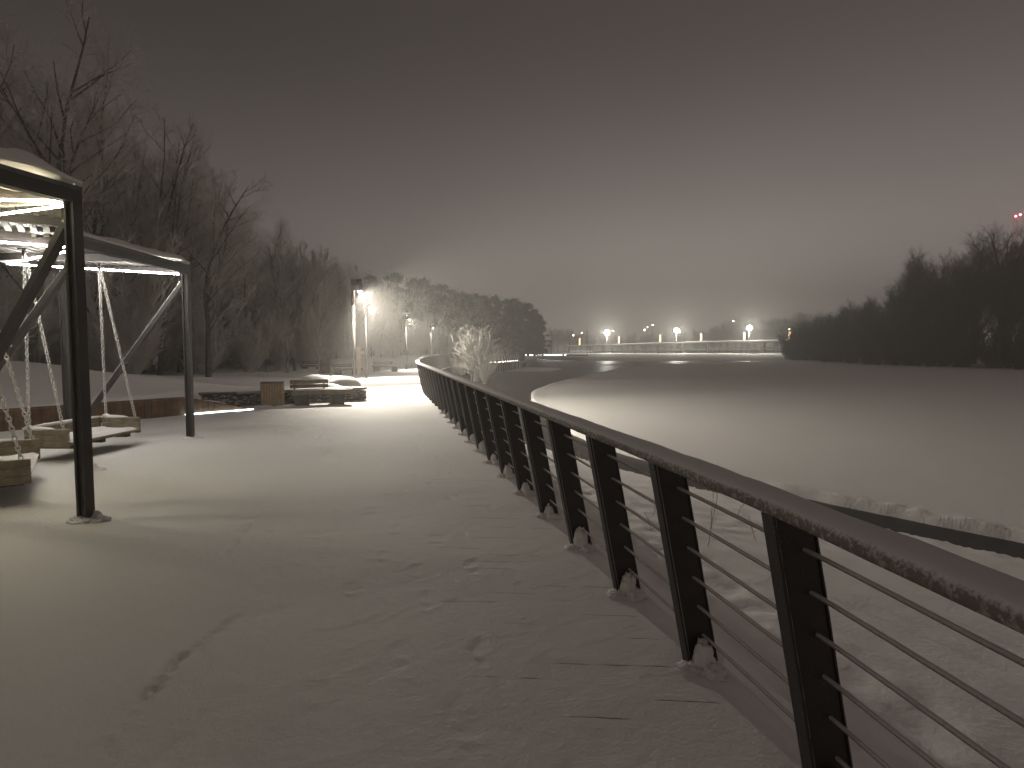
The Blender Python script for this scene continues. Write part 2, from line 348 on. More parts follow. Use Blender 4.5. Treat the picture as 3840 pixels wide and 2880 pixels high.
# ------------------------------------------------------------------ promenade: snow on a boarded deck
sy = [-3.0]
while sy[-1] < 128: sy.append(sy[-1] + np.interp(sy[-1], [-3, .8, 1, 5, 9, 20, 60, 128], [.12, .04, .018, .024, .04, .09, .35, .8]))
sy = np.array(sy)
su = [0.0]
while su[-1] < 15: su.append(su[-1] + np.interp(su[-1], [0, 4, 7, 15], [.024, .026, .05, .14]))
su = np.array(su)
U, Yg = np.meshgrid(su, sy); DX = XR(Yg) + .34 - U * np.interp(Yg, [0, 40, 60, 128], [1, 1, .85, .6]); DY = Yg.copy()
lim = DX > XL(Yg) - 1.1
DZ = .018 + fbm(DX * .7, DY * .7, 60) * .035 + fbm(DX * 3, DY * 3, 63) * .008 + fbm(DX * 14, DY * 14, 66, 3) * .0035
def stamp(cx, cy, rx, ry, ang, d, rim=.35):
    global DZ
    j0, j1 = np.searchsorted(sy, [cy - 1, cy + 1])
    if j1 <= j0: return
    s_ = slice(j0, j1); ca, sa = math.cos(ang), math.sin(ang)
    a = ((DX[s_] - cx) * ca + (DY[s_] - cy) * sa) / rx; b_ = (-(DX[s_] - cx) * sa + (DY[s_] - cy) * ca) / ry
    r = np.sqrt(a * a + b_ * b_)
    DZ[s_] += -d * (1 - sst(.75, 1.0, r)) + d * rim * np.exp(-((r - 1.15) / .16) ** 2)
def walk(pts, side=.09, step=.62, depth=.0050, jit=.05):
    pts = [np.array(p, float) for p in pts]; k = 0
    for a, b_ in zip(pts[:-1], pts[1:]):
        L = np.linalg.norm(b_ - a); d = (b_ - a) / L; n = np.array([-d[1], d[0]])
        for q in np.arange(0, L, step):
            p = a + d * q + n * side * (1 if k % 2 else -1) + rng.normal(0, jit, 2); k += 1
            an = math.atan2(d[1], d[0]) + rng.normal(0, .15)
            dd = depth * rng.uniform(.5, 1.3)
            stamp(p[0] + d[0] * .07, p[1] + d[1] * .07, .105, .05, an, dd); stamp(p[0] - d[0] * .10, p[1] - d[1] * .10, .05, .036, an, dd * .9)
walk([(.2, .6), (-.5, 5), (-2.0, 13), (-4.6, 22), (-6.0, 34)])
walk([(-.6, .8), (-1.0, 4.5), (-2.6, 12), (-5.0, 22)])
walk([(-.2, 1.2), (-.9, 6.0), (-3.2, 14), (-5.6, 23)], depth=.0045)
walk([(-1.3, 1.0), (-1.6, 5), (-3.4, 11), (-5, 18)], depth=.004)
walk([(.5, 1.0), (.1, 4.0), (-1.2, 10), (-3.3, 20)], depth=.004)
walk([(-2.9, 9), (-4.2, 14), (-5.2, 20)], depth=.008); walk([(-1.6, 9.5), (-3.3, 15), (-5.0, 22)], depth=.008)
walk([(-2.2, 8), (-3.6, 13.5), (-5.4, 20.5)], depth=.007, jit=.12)
# long scuffed furrow on the left of the deck
for a, b_, d, wd in (((-1.56, 2.2), (-1.67, 2.72), .009, .022), ((-1.67, 2.72), (-1.66, 3.12), .017, .026), ((-1.66, 3.12), (-1.63, 3.5), .012, .020), ((-2.22, 4.35), (-2.25, 4.8), .006, .013), ((-2.25, 4.8), (-2.46, 5.85), .010, .016), ((-1.85, 4.0), (-1.75, 4.5), .005, .014), ((-3.1, 4.5), (-2.95, 5.1), .004, .010), ((-1.55, 1.75), (-1.5, 2.1), .006, .02), ((-1.2, 3.6), (-1.5, 5.4), .0035, .014)):
    L = math.hypot(b_[0] - a[0], b_[1] - a[1]); an = math.atan2(b_[1] - a[1], b_[0] - a[0])
    for q in np.arange(0, L, .045):
        px_ = a[0] + (b_[0] - a[0]) * q / L + rng.normal(0, .010); py_ = a[1] + (b_[1] - a[1]) * q / L + rng.normal(0, .010)
        if rng.random() < .86: stamp(px_, py_, .042 * rng.uniform(.7, 1.4), wd * rng.uniform(.7, 1.5), an + rng.normal(0, .3), d * rng.uniform(.35, 1.0), .5)
for _ in range(420):
    y_ = rng.uniform(1, 20) ** 1.0; x_ = float(XR(y_)) - rng.uniform(.1, 5.5)
    stamp(x_, y_, rng.uniform(.012, .05), rng.uniform(.010, .025), rng.uniform(0, 3.1), rng.uniform(-.005, .004), .3)
def tread(cx, cy, an):
    for k in range(6):
        q = -.10 + k * .04; stamp(cx + math.cos(an) * q, cy + math.sin(an) * q, .011, .040, an, .0045, .2)
for (x_, y_, a_) in ((-.55, 2.0, 1.7), (-.30, 2.55, 1.75), (-.62, 3.0, 1.8), (-.35, 3.6, 1.7), (-1.0, 2.3, 1.4), (-.85, 2.95, 1.5), (.25, 2.1, 1.9), (-.05, 2.7, 1.8), (.1, 3.4, 2.0), (-.2, 1.7, 1.6), (-1.3, 2.6, 1.2), (-1.15, 1.6, 1.5), (-.75, 4.2, 1.8), (-.5, 4.8, 1.7)): tread(x_, y_, a_)
DZ = np.maximum(DZ, .0005)
# board joints seen beside the rail: narrow grooves across the deck
gap = np.zeros_like(DZ)
bc = (Yg + .06 * (DX - XR(Yg))) / .145
idb = np.floor(bc + .5)
gap = sst(0, .12, vnoise(U * 2.2 + idb * 7.3, idb * 3.1, 5) + .3 * vnoise(U * 9, idb * 1.7, 8) - np.interp(U, [.1, .35, .7, 1.3, 2.3], [1.0, .77, .70, .87, 1.35])) * (U > .22) * sst(9, 6, Yg)
DZ = DZ - .02 * sst(.30, .0, U)
# skirt
DXs = np.concatenate([DX[:, :1], DX], 1); DYs = np.concatenate([DY[:, :1], DY], 1); DZs = np.concatenate([DZ[:, :1] - .03, DZ], 1)
keep = np.concatenate([lim[:, :1], lim], 1); gs = np.concatenate([gap[:, :1] * 0, gap], 1); bs = np.concatenate([bc[:, :1], bc], 1)
r_, c_ = DXs.shape; ii = np.arange(r_ * c_).reshape(r_, c_)
F = np.stack([ii[:-1, :-1], ii[1:, :-1], ii[1:, 1:], ii[:-1, 1:]], -1).reshape(-1, 4)
kk = keep.reshape(-1); F = F[kk[F].any(1)]
used = np.zeros(r_ * c_, bool); used[F.ravel()] = True; mm = np.cumsum(used) - 1
me = mesh_np('promenade', np.stack([DXs, DYs, DZs], -1).reshape(-1, 3)[used], mm[F], True)
at = me.attributes.new('gap', 'FLOAT', 'POINT'); at.data.foreach_set('value', gs.reshape(-1)[used].astype(np.float32))
at = me.attributes.new('board', 'FLOAT', 'POINT'); at.data.foreach_set('value', bs.reshape(-1)[used].astype(np.float32))
tag(link('promenade', me, M['deck_snow']), kind='structure')
# deck edge beam and piles over the water
m_ = MB(); ys = np.concatenate([np.arange(-3, 60, 1.2), np.arange(60, 126, 1.2)])
for a, b_ in zip(ys[:-1], ys[1:]):
    m_.bar((float(XR(a)) + .33, a, -.11), (float(XR(b_)) + .33, b_, -.11), .07, .17, ext=.01)
tag(m_.build('deck_edge', M['boards']), kind='structure')
pile_root = empty('boardwalk_piles', (-2.7, 62, W['water']))
tag(pile_root, 'dark thin piles holding the boardwalk above the river behind the frosted shrub', 'pile row')
for k, y_ in enumerate(np.concatenate([np.arange(56, 63, 1.2), np.arange(63, 70, .55), np.arange(70, 84, 1.6)])):
    mb = MB(); xx = float(XR(y_)) + .25; mb.tube([(xx + 2.7, y_ - 62, -.6 - .0), (xx + 2.7, y_ - 62, .98)], .07, 7); mb.build('pile', M['steel'], pile_root)
# ------------------------------------------------------------------ railing
rail_root = empty('railing', (0, 0, 0))
tag(rail_root, 'long dark steel railing with frosted handrail and rods curving along the river side', 'railing')
def arc_pts(y0, y1, step):
    yy = np.linspace(y0, y1, 6000); xx = XR(yy); s_ = np.concatenate([[0], np.cumsum(np.hypot(np.diff(xx), np.diff(yy)))])
    q = np.arange(0, s_[-1], step); Yq = np.interp(q, s_, yy); Xq = XR(Yq)
    e = 1e-2; tx = XR(Yq + e) - XR(Yq - e); L = np.hypot(tx, 2 * e)
    return Xq, Yq, tx / L, 2 * e / L
RH = 1.07; LEAN = .20          # the post tops lean in over the deck
hx, hy, htx, hty = arc_pts(-1.2, 80, .12)
prof = [(-.078, -.022), (-.082, -.004), (-.079, .016), (-.068, .026), (-.030, .031), (.030, .031), (.068, .025), (.079, .012), (.078, -.022)]
V = []; npf = len(prof)
for i in range(len(hx)):
    nx, ny = hty[i], -htx[i]
    for j, (a, z) in enumerate(prof):
        dz = float(fbm(np.array([hx[i] * 5 + j]), np.array([hy[i] * 5.0 + j * .7]), 77, 3)[0])
        k = (1 if z > 0 else .15)
        V.append((hx[i] + nx * (a + dz * .008), hy[i] + ny * (a + dz * .008), RH + z + dz * .010 * k))
F = [(i * npf + j, i * npf + (j + 1) % npf, (i + 1) * npf + (j + 1) % npf, (i + 1) * npf + j) for i in range(len(hx) - 1) for j in range(npf)]
link('handrail', mesh_np('handrail', V, F, True), M['railwood'], rail_root)
px, py, ptx, pty = arc_pts(.18 + 0.0, 79, .925)
def post_mesh():
    mb = MB()
    # local x = outward, y = along the rail, z = up; leaning outward towards the foot
    z0, z1 = -.14, RH - .030
    def slab(u0, u1, w0, w1):
        P = []
        for z in (z0, z1):
            o = (RH - z) * LEAN
            P += [(u0 + o, w0, z), (u1 + o, w0, z), (u1 + o, w1, z), (u0 + o, w1, z)]
        mb.add(P, [(0, 3, 2, 1), (4, 5, 6, 7), (0, 1, 5, 4), (1, 2, 6, 5), (2, 3, 7, 6), (3, 0, 4, 7)])
    slab(-.058, .090, -.007, .007)       # web plate facing along the rail
    slab(-.071, -.060, -.032, .032)      # inner flange
    slab(.092, .098, -.014, .014)
    mb.box((.02, 0, z1 + .004), (.15, .055, .008))
    return mb
pm0 = None; posts = []
def frost_line():
    mb = MB(); z0, z1 = .0, RH - .04
    for (u, w, r_) in ((-.052, -.013, .0042), (.099, -.010, .0028)):
        mb.tube([(u + (RH - z) * LEAN, w + .0015 * math.sin(z * 90), z) for z in np.linspace(z0, z1, 24)], r_, 5)
    return mb
fl0 = None
for i in range(min(len(px), 94)):
    if py[i] < 1.45: continue
    ang = math.atan2(-ptx[i], pty[i])
    if pm0 is None:
        o = post_mesh().build('rail_post', M['steel'], rail_root); pm0 = o
    else:
        o = pm0.copy(); COL.objects.link(o); o.parent = rail_root
    o.location = (px[i], py[i], 0); o.rotation_euler = (0, 0, ang); posts.append(o)
    if i < 40:
        if fl0 is None: fl0 = frost_line().build('frost_edge', M['rod'], o)
        else:
            f_ = fl0.copy(); COL.objects.link(f_); f_.parent = o
for i, o in enumerate(posts[0:15]):
    s_ = i * 7 + 3; mb = MB(); k = 1.0 if i < 9 else .8
    big = rng.uniform(.8, 1.25)
    mb.blob((.205, -.05, .03), (.050 * big, .050, .11 * k * big), s_, .4, 36, 24, 4.5)
    mb.blob((.13, -.06, .0), (.08, .07, .040), s_ + 1, .5, 40, 20, 5); mb.blob((.23, -.10, .0), (.07, .07, .045), s_ + 5, .5, 40, 20, 5)
    mb.blob((.28, .05, .0), (.08, .07, .045), s_ + 2, .4, 30, 16, 4)
    mb.build('snow_clump', M['snowcap'], o)
for k in range(6):
    z = .155 + k * .152; off = (RH - z) * LEAN + .045
    mb = MB(); pts = []
    for i in range(0, len(hx), 2):
        nx, ny = hty[i], -htx[i]; pts.append((hx[i] + nx * off, hy[i] + ny * off, z - .004 * math.sin(math.pi * ((hy[i]) % .925) / .925)))
    mb.tube(pts, .0085, 6); mb.build('rail_rod', M['rod'], rail_root)
# lights set in the far boardwalk below the rail
mb = MB(); 
for y_ in np.arange(61, 76, .5):
    if rng.random() < .9: mb.box((float(XR(y_)) - .35, y_, .07), (.10, .40, .05), (0, 0, -.7))
mb.build('deck_light', M['deckledl'], rail_root)
# ------------------------------------------------------------------ swing canopies
def chain(parent, a, b_, name='chain'):
    a = Vector(a); b_ = Vector(b_); L = (b_ - a).length; d = (b_ - a).normalized(); n = max(4, int(L / .050))
    s1 = d.cross(Vector((0.3, 1, 0))).normalized(); s2 = d.cross(s1)
    mb = MB(); lw, ll, rr = .019, .037, .0075
    for k in range(n):
        c = a + d * (L * (k + .5) / n); u = s1 if k % 2 else s2
        pts = []
        for q in range(10):
            t_ = 2 * math.pi * q / 10; pts.append(c + u * (math.cos(t_) * lw) + d * (math.sin(t_) * ll))
        # closed ring of 4-sided section
        V_ = []; nn = (u.cross(d)).normalized()
        for q in range(10):
            t_ = 2 * math.pi * q / 10; o_ = (u * math.cos(t_) + d * math.sin(t_)).normalized()
            for e in range(4):
                th = math.pi / 2 * e + .785; V_.append(pts[q] + (o_ * math.cos(th) + nn * math.sin(th)) * rr)
        F_ = [(q * 4 + e, q * 4 + (e + 1) % 4, ((q + 1) % 10) * 4 + (e + 1) % 4, ((q + 1) % 10) * 4 + e) for q in range(10) for e in range(4)]
        mb.add(V_, F_, True)
    return mb.build(name, M['chain'], parent)
def canopy(loc, rz, label, Wd=2.05, L=3.0, H=3.02, led='led_w', strips=(), near=True):
    """local frame: x = right, y = away; origin at the foot of the far right post"""
    r = empty('swing_canopy', (loc[0], loc[1], 0), rz); tag(r, label, 'swing canopy', 'swing canopies beside the promenade')
    for (x, y) in ((0, 0), (-Wd, 0), (0, -L), (-Wd, -L)):
        mb = MB(); mb.box((x - .040, y, (H - .12) / 2), (.024, .095, H - .12)); mb.box((x + .040, y, (H - .12) / 2), (.024, .095, H - .12)); mb.box((x, y, (H - .12) / 2), (.075, .05, H - .13))
        for zz in (H - .30, H - .36, H - .42):
            mb.box((x - .068, y - .02, zz), (.012, .03, .03), None, .004)
        p = mb.build('post', M['frame'], r)
        mb = MB(); s_ = int(abs(x * 10 + y * 3)) + 11
        mb.blob((x, y - .03, .0), (.14, .11, .05), s_, .45, 44, 22, 5); mb.blob((x + .11, y + .02, .0), (.13, .08, .055), s_ + 1, .45, 36, 18, 5); mb.blob((x - .06, y - .04, .01), (.055, .055, .06), s_ + 2, .45, 30, 16, 4); mb.blob((x + .06, y + .05, .02), (.05, .04, .08), s_ + 3, .45, 28, 16, 4)
        mb.build('snow_foot', M['snowcap'], p)
    for yy in (0, -L):
        mb = MB(); mb.bar((-.06, yy, H - .32), (-Wd + .07, yy, .10), .06, .09, up=(0, 1, 0)); bc_ = mb.build('brace', M['steel'], r)
        mb = MB(); mb.tube([Vector((-.06, yy, H - .30)).lerp(Vector((-Wd + .07, yy, .13)), q_ / 20) + Vector((-.026, 0, .036)) for q_ in range(21)], .006, 6); mb.build('frost_line', M['chain'], bc_)
    mb = MB()
    mb.bar((0, .05, H - .09), (0, -L - .06, H - .09), .10, .115); mb.build('beam', M['frame'], r)
    mb = MB(); mb.bar((-Wd, .05, H - .09), (-Wd, -L - .06, H - .09), .10, .115); mb.build('beam', M['frame'], r)
    for yy in (0, -1.45, -L):
        mb = MB(); mb.bar((-.052, yy, H - .085), (-Wd + .052, yy, H - .085), .08, .10); mb.build('crossbeam', M['frame'], r)
    mb = MB(); n = 13
    for k in range(n):
        x = .005 - (Wd + .01) * k / (n - 1); mb.box((x, -L / 2, H - .012), (.085, L + .12, .036))
    mb.build('roof_slats', M['rooft'], r)
    # snow on the roof
    nx_, ny_ = 40, 56; a = np.linspace(0, 1, nx_); b2 = np.linspace(0, 1, ny_); A, B = np.meshgrid(a, b2)
    X = .055 - (Wd + .11) * A; Y = .065 - (L + .13) * B
    ed = np.minimum(np.minimum(A, 1 - A) * (Wd + .2), np.minimum(B, 1 - B) * (L + .34))
    Z = H + .036 + (.075 + .07 * fbm(X * 2.3 + loc[0], Y * 2.3, 5) * 2) * sst(0, .14, ed) + .02 * fbm(X * 9, Y * 9, 8) * sst(0, .05, ed)
    Z += .06 * np.exp(-((X + .05) / .35) ** 2 - ((Y + .35) / .4) ** 2)
    o = link('roof_snow', grid_mesh('roof_snow', X, Y, Z), M['snowcap'], r)
    sl = o.modifiers.new('s', 'SOLIDIFY'); sl.thickness = .03; sl.offset = -1
    for (p0, p1) in strips:
        mb = MB(); mb.tube([p0, p1], .011, 8); mb.build('light_tube', M[led], r)
    return r
def swing(loc, rz, label, Ls=1.45, top=2.86, tilt=0.0, spread=.55, zb=.43):
    """local y = along the bench, x = right (front). hangs from (0,0,top) and (0,Ls,top)"""
    r = empty('swing_bench', (loc[0], loc[1], 0), rz); tag(r, label, 'swing bench', 'bench swings under the canopies')
    x0, x1 = -.06, spread
    mb = MB()
    for k in range(4): mb.box((x0 + .09 + k * .15, Ls / 2, zb), (.14, Ls + .06, .045), None, .008)
    mb.build('seat', M['plank'], r)
    for q_ in (.15, Ls / 2, Ls - .15):
        mb = MB(); mb.box(((x0 + x1) / 2 + .02, q_, zb - .053), (.5, .08, .06)); mb.build('seat_bearer', M['steel'], r)
    for yy in (-.035, Ls + .035):
        mb = MB()
        for k in range(3): mb.box(((x0 + x1) / 2 + .02, yy, zb + .0 + k * .085), (x1 - x0 + .06, .05, .080), None, .006)
        e_ = mb.build('end_panel', M['plank'], r)
        mb = MB(); mb.blob(((x0 + x1) / 2 - .10, yy, zb + .215), (.24, .035, .03), 5, .4, 18, 8, 4); mb.blob((x0 + .06, yy, zb + .225), (.07, .045, .045), 9, .4); mb.build('snow_cover', M['snowcap'], e_)
    mb = MB()
    for k in range(2): mb.box((x0 - .02, Ls / 2, zb + .09 + k * .085), (.045, Ls - .02, .080), None, .006)
    bk = mb.build('backrest', M['plank'], r)
    mb = MB(); mb.blob((x0 - .02, Ls * .5, zb + .225), (.03, Ls * .5, .028), 3, .35, 20, 12, 3); mb.build('snow_cover', M['snowcap'], bk)
    A, B = np.meshgrid(np.linspace(0, 1, 24), np.linspace(0, 1, 40))
    X = x0 + .01 + (x1 - x0 + .03) * A; Y = .0 + Ls * B; ed = np.minimum(np.minimum(A, 1 - A) * .6, np.minimum(B, 1 - B) * Ls)
    Z = zb + .024 + (.035 + .05 * fbm(X * 4, Y * 4, 71)) * sst(0, .06, ed)
    Z += .05 * np.exp(-((X - x0) / .12) ** 2) * (fbm(Y * 5, X * 0, 11) + .4)
    link('snow_cover', grid_mesh('snow_cover', X, Y, Z), M['snowcap'], r)
    for yy in (0, Ls):
        chain(r, (0, yy, top), (x0 + .05, yy - (.035 if yy == 0 else -.035), zb + .20)); chain(r, (.02, yy, top), (x1 - .02, yy - (.035 if yy == 0 else -.035), zb + .20))
        mb = MB(); mb.tube([(0.0, yy, top - .01), (0.0, yy, top + .09)], .02, 8); mb.box((0.01, yy, top + .09), (.12, .08, .02)); mb.build('hanger', M['steel'], r)
    return r
A1 = (-3.93, 5.47); rz1 = -math.atan2(.2, .98)
zL = 2.965 - .10
c1 = canopy(A1, rz1, 'nearest swing canopy, with yellowish light tubes, cut by the left edge of the photo', led='led_y', H=3.04,
            strips=(((-.06, -.02, zL + .045), (-1.9, -.57, zL + .045)), ((-.06, .02, zL + .02), (-1.95, .36, zL + .02))))
B1 = (-5.62, 10.45); rz2 = math.atan2(.045, 1)
c2 = canopy(B1, rz2, 'second swing canopy further along, its corner post standing free on the snow', led='led_w', H=3.02, L=2.75,
            strips=(((-.08, -.06, zL), (-2.0, -1.2, zL)), ((-2.0, -1.25, zL), (-.10, -2.62, zL)), ((-.10, -2.68, zL + .01), (-1.9, -3.55, zL + .06))))
# slatted link roof between the two canopies (part of the second one)
Mi = (Matrix.Translation((B1[0], B1[1], 0)) @ Matrix.Rotation(rz2, 4, 'Z')).inverted()
def lk(u, v, z): return Mi @ Vector((-4.12 - .588 * u - .809 * v, 5.72 + .809 * u - .588 * v, z))
mb = MB()
for k in range(19): mb.bar(lk(0, .125 * k, 3.055), lk(2.75, .125 * k, 3.055), .066, .03)
mb.build('link_roof_slats', M['linkt'], c2)
for u in (.08, 1.35, 2.68):
    mb = MB(); mb.bar(lk(u, -.05, 2.985), lk(u, 2.35, 2.985), .07, .09); mb.build('link_roof_beam', M['frame'], c2)
A_, B_ = np.meshgrid(np.linspace(0, 1, 26), np.linspace(0, 1, 26)); P_ = [lk(-.05 + 2.85 * a, -.08 + 2.42 * b_, 3.10 + .05 * float(fbm(np.array([a * 5]), np.array([b_ * 5]), 14)[0] + .5) * min(1, 12 * min(a, 1 - a, b_, 1 - b_))) for a, b_ in zip(A_.ravel(), B_.ravel())]
P_ = np.array([tuple(p) for p in P_]).reshape(26, 26, 3)
link('link_roof_snow', grid_mesh('link_roof_snow', P_[..., 0], P_[..., 1], P_[..., 2]), M['snowcap'], c2)
swing((-6.66, 8.3), -.04, 'bench swing with snowy seat hanging under the second canopy', Ls=1.42, zb=.27, spread=.50)
swing((-5.38, 5.76), .62, 'bench swing at the left edge of the photo between the two canopies', Ls=1.58, zb=.27, spread=.52)
# ------------------------------------------------------------------ wooden retaining wall
wr = empty('planter_wall', (-9.66, 11.37, 0)); tag(wr, 'low brown board wall holding back the snow mound behind the swings', 'retaining wall')
wp = [(-15, 4.6), (-12.4, 7.6), (-9.66, 11.37), (-8.45, 13.25), (-7.78, 14.2)]
mb = MB()
for a, b_ in zip(wp[:-1], wp[1:]):
    L = math.hypot(b_[0] - a[0], b_[1] - a[1]); n = int(L / .145)
    for k in range(n):
        q = (k + .5) / n; x = a[0] + (b_[0] - a[0]) * q; y = a[1] + (b_[1] - a[1]) * q; an = math.atan2(b_[1] - a[1], b_[0] - a[0])
        mb.box((x + 9.66, y - 11.37, .19 + rng.normal(0, .002)), (L / n - .008, .045 + rng.uniform(0, .008), .44), (0, 0, an))
mb.build('board_face', M['boards'], wr)
mb = MB()
a, b_ = (-7.78, 14.2), (-6.68, 15.5); n = 12; an = math.atan2(b_[1] - a[1], b_[0] - a[0]); L = math.hypot(b_[0] - a[0], b_[1] - a[1])
for k in range(n):
    q = (k + .5) / n; hgt = .42 * (1 - q) + .03; mb.box((a[0] + (b_[0] - a[0]) * q + 9.66, a[1] + (b_[1] - a[1]) * q - 11.37, hgt / 2 - .01), (L / n - .008, .045, hgt), (0, 0, an))
mb.build('sloping_end', M['boards'], wr)
mb = MB()
for a, b_ in zip(wp[:-1], wp[1:]): mb.bar((a[0] + 9.60, a[1] - 11.33, .425), (b_[0] + 9.60, b_[1] - 11.33, .425), .10, .035, ext=.02)
mb.bar((wp[-1][0] + 9.6, wp[-1][1] - 11.33, .43), (-6.68 + 9.62, 15.55 - 11.37, .03), .09, .035)
cp = mb.build('coping', M['boards'], wr)
mb = MB(); pts = [(-7.70 + 9.66, 14.12 - 11.37, .035), (-7.3 + 9.66, 14.66 - 11.37, .035), (-7.0 + 9.66, 15.0 - 11.37, .03), (-6.66 + 9.66, 15.42 - 11.37, .03)]
mb.tube(pts, .016, 8); mb.build('light_strip', M['led_c'], wr)
mb = MB(); mb.tube([(-13 + 9.80, 6.8 - 11.37, .035), (-10.35 + 9.80, 10.35 - 11.37, .035)], .016, 8); mb.build('light_strip', M['led_c'], wr)
# soil wedge behind the sloping end
mb = MB(); mb.blob((-8.1 + 9.66, 15.3 - 11.37, .02), (.8, .8, .25), 4, .3, 20, 10); mb.build('snow_bank', M['snowcap'], wr)
# ------------------------------------------------------------------ stone filled seat wall
gr = empty('gabion_wall', (-8.3, 16.0, 0), math.atan2(2.4, 3.84)); tag(gr, 'low stone filled seat wall with a pale slab top behind the nearest bench', 'stone wall')
GL = 4.5
mb = MB()
for k in range(330):
    x = rng.uniform(.05, GL - .03); y = rng.uniform(-.02, .06) if k % 5 else rng.uniform(0, .4)
    if k > 290: x = GL - .03 + rng.uniform(-.03, .03); y = rng.uniform(.02, .42)
    z = rng.uniform(.02, .30); s_ = rng.uniform(.035, .075); mb.blob((x, y, z), (s_ * 1.2, s_, s_ * .8), int(k), .35, 7, 5)
mb.build('stone_fill', M['stone'], gr)
mb = MB(); mb.box((GL / 2, .24, .15), (GL - .12, .36, .32)); mb.build('core', M['concrete'], gr)
mb = MB()
for k in range(int(GL / .1) + 1): mb.bar((k * .1, -.075, .01), (k * .1, -.075, .34), .006, .006, up=(0, 1, 0))
for k in range(4): mb.bar((0, -.082, .04 + k * .09), (GL, -.082, .04 + k * .09), .006, .006)
mb.build('wire_mesh', M['steel'], gr)
mb = MB(); mb.box((2.70, .17, .375), (3.65, .50, .07), None, .008); mb.build('coping_slab', M['slab'], gr)
mb = MB(); mb.box((.42, .17, .37), (.88, .50, .06), None, .008); mb.build('dark_coping', M['boards'], gr)
mb = MB(); mb.blob((2.5, .17, .405), (2.0, .27, .035), 8, .3, 40, 8, 4); mb.build('snow_cover', M['snowcap'], gr)
# boulders under snow
for (x, y, z, s_, seed, lab) in ((-6.35, 19.7, .26, (.80, .6, .46), 3, 'broad flat boulder capped with snow, leftmost behind the stone seat wall'), (-5.55, 19.6, .24, (.66, .5, .48), 8, 'rounded boulder capped with snow, right of the broad flat one'), (-5.85, 18.95, .32, (.55, .35, .20), 12, 'smallest low boulder, right behind the nearest bench')):
    mb = MB(); mb.blob((0, 0, 0), s_, seed, .22, 28, 16, 1.3); bo = mb.build('boulder', M['snowcap'], None, (x, y, z)); tag(bo, lab, 'boulder', 'boulders in the planter')
# ------------------------------------------------------------------ litter bin
br = empty('litter_bin', (-6.60, 16.55, 0), math.atan2(.35, 1)); tag(br, 'square litter bin clad in upright wooden slats, left of the nearest bench', 'litter bin')
mb = MB(); mb.box((0, 0, .33), (.54, .54, .62)); mb.build('body', M['concrete'], br)
mb = MB()
for k in range(8): mb.box((-.245 + k * .07, -.283, .335), (.060, .024, .66))
mb.build('front_slats', M['binwood'], br)
for s_ in (-1, 1):
    mb = MB()
    for k in range(8): mb.box((s_ * .283, -.245 + k * .07, .335), (.024, .060, .66))
    mb.build('side_slats', M['boards'] if s_ < 0 else M['binwood'], br)
mb = MB(); mb.box((0, 0, .655), (.60, .60, .03), None, .006); mb.build('lid', M['concrete'], br)
mb = MB(); mb.blob((-.25, -.32, .0), (.25, .16, .07), 4, .4); mb.blob((.2, -.3, 0), (.2, .1, .05), 6, .4); mb.build('snow_foot', M['snowcap'], br)
# ------------------------------------------------------------------ benches
def bench(loc, rz, label, L=1.66, back=(0, .95), bsc=1.0, block='concrete', group='timber benches on the promenade', snowy=True):
    r = empty('bench', (loc[0], loc[1], 0), rz); tag(r, label, 'bench', group)
    mb = MB()
    for k in range(4): mb.box((L / 2, .06 + k * .125, .375), (L, .115, .13), None, .008)
    seat = mb.build('seat', M['plank'], r)
    if snowy:
        mb = MB(); mb.blob((L / 2, .27, .435), (L * .49, .25, .03), 3, .35, 30, 8, 4); mb.build('snow_cover', M['snowcap'], seat)
    for x in (.26, L - .42):
        mb = MB(); mb.box((x, .26, .15), (.36, .40, .32), None, .01); mb.box((x, .26, .31 - .008), (.42, .46, .02)); mb.build('leg', M[block], r)
    x0, x1 = back[0] * L, back[1] * L
    if back[1] > 0:
        mb = MB()
        for k in range(2): mb.box(((x0 + x1) / 2, .50 + .03 * k, .53 + k * .12), (x1 - x0, .04, .105), (-.15, 0, 0), .006)
        bk = mb.build('backrest', M['plank'], r)
        for x in (x0 + .12, x1 - .12):
            mb = MB(); mb.box((x, .545, .55), (.05, .02, .30), (-.15, 0, 0)); mb.build('bracket', M['steel'], r)
        mb = MB(); mb.blob(((x0 + x1) / 2, .54, .705), ((x1 - x0) * .5, .03, .022), 6, .3, 20, 8, 4); mb.build('snow_cover', M['snowcap'], bk)
    return r
bench((-5.98, 16.35), math.atan2(.62, 1.42), 'nearest timber bench with a short backrest, beside the slatted bin', L=1.62, back=(-.02, .62))
bench((-9.45, 40.6), .10, 'snowy timber bench with backrest, farthest, between the second and third lamp', L=1.9, back=(0, .7))
bench((-10.5, 35.2), .12, 'timber bench left of the cream signpost, its backrest in lamplight', L=1.7, back=(-.1, .62))
bench((-14.6, 41.5), .1, 'dim timber bench between the two dark bollards', L=1.6, back=(0, .8), block='steel')
for (x, y, lab) in ((-13.9, 38.5, 'thin dark bollard, left one of two on the lamplit snow'), (-12.5, 39.2, 'thin dark bollard, right one of two beside the dark bin')):
    mb = MB(); mb.box((0, 0, .42), (.17, .17, .86), None, .012, 1.0); z0_ = max(hz(x, y), 0)
    r = empty('bollard', (x, y, z0_ - .02)); tag(r, lab, 'bollard', 'dark bollards'); mb.build('post', M['steel'], r)
    mb = MB(); mb.blob((0, 0, .855), (.085, .085, .05), 3, .2); mb.build('snow_cap', M['snowcap'], r)
r = empty('litter_bin', (-11.4, 36.8, .1), .2); tag(r, 'small dark square bin between the right bollard and the lit bench', 'litter bin')
mb = MB(); mb.box((0, 0, .33), (.5, .5, .66), None, .01); mb.build('body', M['boards'], r); mb = MB(); mb.box((0, 0, .67), (.54, .54, .03)); mb.build('lid', M['concrete'], r)
